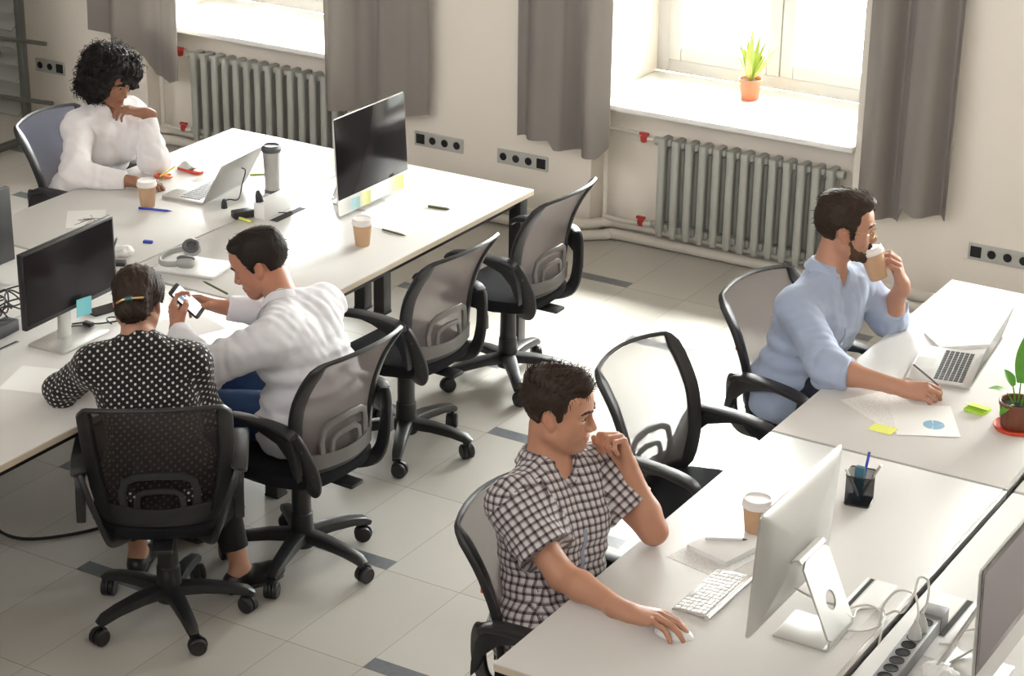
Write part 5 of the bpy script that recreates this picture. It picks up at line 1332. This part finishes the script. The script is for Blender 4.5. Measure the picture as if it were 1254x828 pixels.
m = MB(); m.lathe([(0, 0), (.040, 0), (.044, .003), (.054, .085), (.060, .087), (.062, .108), (.058, .110), (.054, .107), (.052, .095), (0, .092)], 30); m.build('pot', M['terracotta'], t)
m = MB(); m.lathe([(0, .100), (.03, .100), (.053, .095)], 20, cap=False); m.build('potting_soil', M['soil'], t)
rnd = random.Random(5)
for k in range(15):
    a = k*2.4+rnd.uniform(-.3, .3); tl = R_(rnd.choice((80, 72, 62, 52, 68))); d = V(math.cos(a)*math.cos(tl), math.sin(a)*math.cos(tl), math.sin(tl)); m = MB(); leaf(m, V(math.cos(a)*.012, math.sin(a)*.012, .095), d, rnd.uniform(.20, .33), .015, rnd.uniform(.05, .35), fold=.5); m.build('leaf', M['leaflt'], t)

# --- phone in the hands of the man in white; phone on desk
ph = thing('smartphone', 'black smartphone held up in both hands of the man in the white shirt', 'phone', (-4.695, 5.535, .885))
pf = nrm(V(.72, .02, .69)); py = nrm(np.cross(V(-.35, -.30, .9), pf)); pz = np.cross(pf, py)   # screen normal, across, up
ph.matrix_world = Matrix(((pf[0], py[0], pz[0], -4.672), (pf[1], py[1], pz[1], 5.530), (pf[2], py[2], pz[2], .905), (0, 0, 0, 1)))
m = MB(); T = Matrix.Rotation(PI/2, 4, 'Y'); m.prism(rrect(.142, .070, .010, 4), -.004, .004, .0015, T); m.build('phone_body', M['black'], ph)
m = MB(); m.box(.0041, .0046, -.032, .032, -.056, .056); 
lit = bpy.data.materials.new('lit_phone_screen'); lit.use_nodes = True; bb = lit.node_tree.nodes['Principled BSDF']; bb.inputs['Base Color'].default_value = (.6, .62, .65, 1); bb.inputs['Emission Color'].default_value = (.9, .95, 1, 1); bb.inputs['Emission Strength'].default_value = .55; bb.inputs['Roughness'].default_value = .15
scr = m.build('phone_screen', lit, ph)
m = MB(); m.box(.0046, .0048, -.02, -.004, .008, .030); m.box(.0046, .0048, .002, .014, .012, .028); m.build('screen_picture', mat('screen_blue', (.25, .42, .62), .3), scr)
t = thing('smartphone', 'dark smartphone lying behind the stand of the black monitor', 'phone', (-5.14, 5.615, D_), R_(75)); m = MB(); m.prism(rrect(.14, .07, .01, 4), 0, .008, .002); b_ = m.build('phone_body', M['black'], t); m = MB(); m.box(-.06, .06, -.031, .031, .008, .0084); m.build('phone_screen', M['screen'], b_)
# --- headphones on a closed white laptop
t = thing('closed_laptop', 'closed white laptop lying under the headphones', 'laptop', (-5.145, 6.14, D_), R_(12)); m = MB(); m.prism(rrect(.26, .19, .012, 4), 0, .009, .002); m.build('laptop_base', M['alu'], t); m = MB(); m.prism(rrect(.26, .19, .012, 4), .0095, .016, .002); m.build('laptop_lid', M['white'], t)
t = thing('headphones', 'grey over-ear headphones lying on the closed white laptop', 'headphones', (-5.20, 6.125, D_+.016), R_(121))
M['hpgrey'] = mat('headphone_grey', (.38, .38, .37), .5)
m = MB(); m.sweep([(.085*math.cos(a)*1.0, .078*math.sin(a), .030-.012*math.sin(a)) for a in np.linspace(-.25, PI+.25, 26)], rrect(.022, .012, .004, 3), up=(0, 0, 1)); m.build('headband', M['hpgrey'], t)
for s_ in (-1, 1):
    e = MB(); c = V(.082*s_, -.035, .036); ax = nrm(V(-s_*.55, 0, .8)); e.lathe([(0, -.018), (.030, -.018), (.036, -.010), (.036, .006), (.030, .010), (0, .010)], 24, c, ax); eo = e.build('ear_cup', M['hpgrey'], t)
    e = MB(); e.lathe([(.016, .010), (.034, .010), (.036, .017), (.030, .022), (.020, .020), (.016, .012)], 24, c, ax, cap=False); e.lathe([(0, .0105), (.017, .0105), (.017, .011), (0, .011)], 20, c, ax); e.build('ear_cushion', M['greydk'], eo)

# --- small things on the far left desk
t = thing('scissors', 'scissors with orange-red handles by the hand of the woman in white', 'scissors', (-5.975, 6.945, D_), R_(120))
for s_ in (-1, 1):
    m = MB(); m.tube([(.03+.022*math.cos(a), s_*.022+.016*math.sin(a), .007) for a in np.linspace(0, 2*PI, 18, endpoint=False)], .0055, 8, closed=True); m.build('handle', M['orangered'] if s_ > 0 else M['orange'], t)
    m = MB(); m.prism([(.0, -s_*.004), (.0, s_*.006), (-.04, -s_*.002), (-.10, -s_*.006), (-.04, -s_*.010)][::1 if s_ > 0 else -1], .006+.001*s_, .0075+.001*s_); m.build('blade', M['steel'], t)
pen('pencil', 'yellow pencil beside the orange-red scissors', (-5.985, 6.94, D_+.014), (-5.95, 7.01, D_+.05), .004, 'yellow', 'pencil', tip='tan')
t = thing('spectacle_case', 'pale open case with a red rim next to the scissors', 'case', (-5.95, 7.11, D_), R_(-8)); m = MB(); m.prism(rrect(.14, .055, .02, 4), 0, .012, .004); m.build('case_tray', M['orangered'], t); m = MB(); m.grid(lambda u, v: ((u-.5)*.085-.02, .0+(v-.5)*.045, .012+.03*math.sin(PI*v)*math.sin(PI*min(1, u*1.2+.05))), 10, 8, .002); m.build('case_lid', M['plug'], t)
tag(MB().box(-.02, .02, -.009, .009, 0, .012, .003).build('eraser', M['blue'], None, (-5.489, 6.272, D_), R_(20)), 'small blue eraser on the left desk beyond the headphones', 'eraser')
def crumple(label, p, r, seed):
    s = SDF(); s.ell((0, 0, r*.45), (r, r*.8, r*.5)); s.disp = lambda Q: (r*.22*wob(Q, 3.2/r*1.0, seed)+r*.12*np.abs(wob(Q, 7/r, seed+1))).astype(np.float32); s.fn(lambda Q: -Q[:, 2]+.0008, 'i', .001)
    v, q = s.mesh(r/13); return tag(np_mesh('crumpled_paper', v, q, M['paper'], None, (0, 0, 0)), label, 'paper', 'crumpled papers')
o = crumple('crumpled white paper behind the black monitor', None, .05, 3); o.location = (-5.47, 6.10, D_)
o = crumple('crumpled white paper below the mauve-grey screen in the corner', None, .05, 8); o.location = (-1.54, 4.80, D_)
pen('pen', 'black pen sticking out beside the crumpled paper', (-5.50, 6.065, D_+.02), (-5.45, 6.045, D_+.10), .004, 'greydk', tip='greydk')
m = MB(); m.box(-.03, .03, -.02, .02, 0, .018, .004); tag(m.build('charger_block', M['black'], None, (-5.42, 6.01, D_), R_(30)), 'small black charger block by the crumpled paper', 'charger')

# --- power unit, adapter and slots of the left desks
t = thing('power_unit', 'raised white desk power unit at the middle of the left desks', 'power unit', (-5.295, 6.855, D_), R_(2))
m = MB(); m.box(-.028, .028, -.10, .10, 0, .072, .004); m.build('unit_housing', M['white'], t)
for k in range(2):
    m = MB(); m.lathe([(.020, 0), (.020, .002), (0, .002)], 18, (-.0285, .04-.06*k, .042), (-1, 0, 0)); m.build('outlet_well', M['hole'], t)
m = MB(); m.lathe([(0, 0), (.020, 0), (.018, .03), (.010, .045), (0, .045)], 14, (-.03, .04, .042), (-1, 0, .2)); m.build('grey_plug', M['plug'], t)
m = MB(); m.lathe([(0, 0), (.018, 0), (.016, .026), (.007, .05), (0, .05)], 14, (-.005, -.085, .073), (-.2, 0, 1)); m.build('black_plug', M['black'], t)
def slot(label, x, y, L, w, rz, grp='cable slots in the desktops', panel=None):
    t = thing('cable_slot', label, 'cable slot', (x, y, D_), rz, grp)
    if panel: m = MB(); m.box(*panel, .0001, .0012, .0004); m.build('flap_panel', M['white'], t)
    m = MB(); q = rrect(L, w, .003, 2); qi = rrect(L-.008, w-.008, .002, 2); n = len(q)
    m.add([(a, b_, .0022) for a, b_ in q]+[(a, b_, .0022) for a, b_ in qi]+[(a, b_, .0) for a, b_ in q], [(i, (i+1) % n, n+(i+1) % n, n+i) for i in range(n)]+[(2*n+i, 2*n+(i+1) % n, (i+1) % n, i) for i in range(n)]); m.build('slot_rim', M['alu'], t)
    m = MB(); m.box(-L/2+.003, L/2-.003, -w/2+.003, w/2-.003, .0001, .0015); m.build('slot_opening', M['hole'], t)
    return t
slot('grey cable slot beside the raised white power unit', -5.225, 6.87, .22, .05, PI/2)
slot('black cable slot by the power strip at the left picture edge', -5.20, 5.09, .24, .018, PI/2)
slot('black cable slot behind the stand of the desktop computer seen from behind', -1.895, 5.10, .24, .020, PI/2, panel=(-.24, .12, -.075, .018))
slot('black cable slot beyond the grey power strip, bottom right', -1.612, 5.13, .24, .026, PI/2, panel=(-.24, .12, -.03, .09))
t = thing('power_adapter', 'black power adapter lying beside the white power unit', 'adapter', (-5.365, 6.745, D_), R_(60)); m = MB(); m.box(-.05, .05, -.026, .026, 0, .032, .006); m.build('adapter_body', M['black'], t); m = MB(); m.tube(crom([(.05, 0, .015), (.08, 0, .012), (.13, -.02, .006), (.2, -.06, .006)], 5), .0025, 6); m.build('adapter_cord', M['cabledk'], t)
m = MB(); m.tube(crom([(-5.385, 6.71, D_+.006), (-5.34, 6.705, D_+.008), (-5.29, 6.70, D_+.006)], 5), .006, 8); tag(m.build('cable_plug', M['yellow']), 'short yellow cable end by the black power adapter', 'cable')
t = thing('laptop_cable', 'dark plug and cable arching behind the laptop of the woman in white', 'cable', (-5.505, 6.79, D_)); m = MB(); m.lathe([(0, 0), (.014, 0), (.012, .025), (.006, .04), (0, .04)], 12, (0, 0, 0), (0, 0, 1)); m.build('plug', M['black'], t); m = MB(); m.tube(crom([(.0, .0, .03), (.01, .02, .035), (.03, .06, .03), (.03, .09, .09), (.01, .14, .13), (-.05, .19, .12)], 6), .0028, 7); m.build('cord', M['cabledk'], t)

# --- power strip and cable tangle at the left picture edge
def power_strip(label, p, rz, n, L, w, h, body, wells, grp='desk power strips', block=None):
    t = thing('power_strip', label, 'power strip', p, rz, grp); m = MB(); m.box(-L/2, L/2, -w/2, w/2, 0, h, .004); hs = m.build('strip_housing', M[body], t)
    for k in range(n):
        x = -L/2+.035+k*.046; m = MB(); m.lathe([(.0205, 0), (.0205, .0018), (.0185, .0018), (.0175, .0005), (0, .0005)], 20, (x, 0, h), (0, 0, 1)); m.build('outlet', M[wells], hs)
    if block: m = MB(); m.box(L/2-.001, L/2+.062, -w/2-.003, w/2+.003, 0, h+.006, .003); m.build('end_block', M[block], t)
    return t
power_strip('black power strip at the left picture edge under a cable tangle', (-5.285, 5.08, D_), R_(94), 8, .42, .062, .045, 'black', 'greydk')
M['stripgrey'] = mat('strip_grey', (.22, .22, .23), .45)
power_strip('grey power strip with black sockets and white plugs, bottom right', (-1.645, 4.83, D_), R_(92), 8, .40, .060, .045, 'stripgrey', 'hole', block='stripgrey')
t = thing('cable_tangle', 'tangle of black cables at the left picture edge', 'cables', (-5.40, 5.30, D_)); t['kind'] = 'stuff'
m = MB(); rnd = random.Random(11)
for k in range(9):
    c = V(rnd.uniform(-.10, .10), rnd.uniform(-.12, .12), 0); r = rnd.uniform(.05, .10); ph = rnd.uniform(0, 6)
    m.tube(crom([c+V(r*math.cos(ph+a)*1.2, r*math.sin(ph+a), .03+.05*abs(math.sin(a*1.5+k))+.02*rnd.random()) for a in np.linspace(0, 2*PI*rnd.uniform(.7, 1.2), 9)], 5), .0032, 6)
m.build('cable_loops', M['cabledk'], t)
t = thing('earphones', 'black coiled cable with a plug on the stand base of the black monitor', 'cable', (-5.04, 5.47, D_)); m = MB()
m.tube(crom([(-.09, -.05, .012), (-.06, -.02, .014), (-.02, 0, .012), (.01, .03, .013), (.03, .07, .012), (.01, .095, .012), (-.02, .07, .013), (.0, .04, .016), (.03, .03, .012)], 6), .003, 7); m.tube(crom([(-.05, -.17, .035), (-.045, -.10, .03), (-.03, -.03, .014)], 5), .0028, 7); m.build('cord', M['cabledk'], t); m = MB(); m.box(-.055, -.015, -.035, -.012, .009, .024, .003); m.build('plug_block', M['black'], t)

# --- white cables and plugs, bottom right
for k, (dy, lab, pts) in enumerate(((.062, 'white plug on the grey power strip, its cable arching to the desk gap', [(0, 0, .05), (0, .01, .075), (-.03, .05, .10), (-.085, .07, .085), (-.12, .065, .03), (-.125, .06, -.03)]), (.108, 'white plug on the grey power strip, its cable looping upward', [(0, 0, .05), (.005, .015, .085), (-.01, .05, .125), (-.03, .03, .14), (-.03, 0, .10), (-.06, .02, .03), (-.10, .06, .0), (-.13, .08, -.03)]))):
    t = thing('power_plug', lab, 'plug', (-1.645, 4.83+dy, D_+.047), 0, 'white plugs'); m = MB(); m.lathe([(0, 0), (.0185, 0), (.0185, .012), (.015, .026), (.007, .045), (.0045, .055), (0, .055)], 20); m.build('plug_body', M['plug'], t); m = MB(); m.tube(crom(pts, 6), .0036, 8); m.build('cord', M['cable'], t)
def cable(label, pts, m='cable', r=.0034, name='cable'):
    b = MB(); p0 = V(*pts[0]); b.tube(crom([V(*p)-p0 for p in pts], 7), r, 8); return tag(b.build(name, M[m], None, tuple(p0)), label, 'cable', 'loose cables')
cable('white cable looping out through the stand of the desktop computer seen from behind', [(-1.99, 4.85, .86), (-1.93, 4.87, .83), (-1.87, 4.89, .815), (-1.84, 4.93, .77), (-1.86, 5.02, .746), (-1.80, 5.06, .746), (-1.775, 4.99, .746), (-1.80, 4.92, .746), (-1.86, 4.90, .746), (-1.90, 4.96, .746), (-1.85, 5.05, .75), (-1.79, 5.03, .746), (-1.755, 4.93, .74), (-1.745, 4.88, .69)])
cable('white cable running from the grey strip to the mauve-grey screen', [(-1.60, 4.97, .744), (-1.56, 5.00, .744), (-1.57, 5.06, .746), (-1.52, 5.10, .75), (-1.47, 5.05, .765), (-1.445, 4.95, .79)])
cable('white cable lying in an arc under the mauve-grey screen', [(-1.52, 4.66, .744), (-1.55, 4.75, .744), (-1.545, 4.86, .745), (-1.50, 4.98, .76), (-1.45, 5.06, .80)])
cable('black cable lying in an arc on the floor at lower left', [(-5.42, 5.19, .30), (-5.36, 5.16, .06), (-5.28, 5.10, .008), (-5.14, 5.09, .007), (-5.02, 5.20, .007), (-4.93, 5.38, .007), (-4.9, 5.6, .007)], 'cabledk', .006)
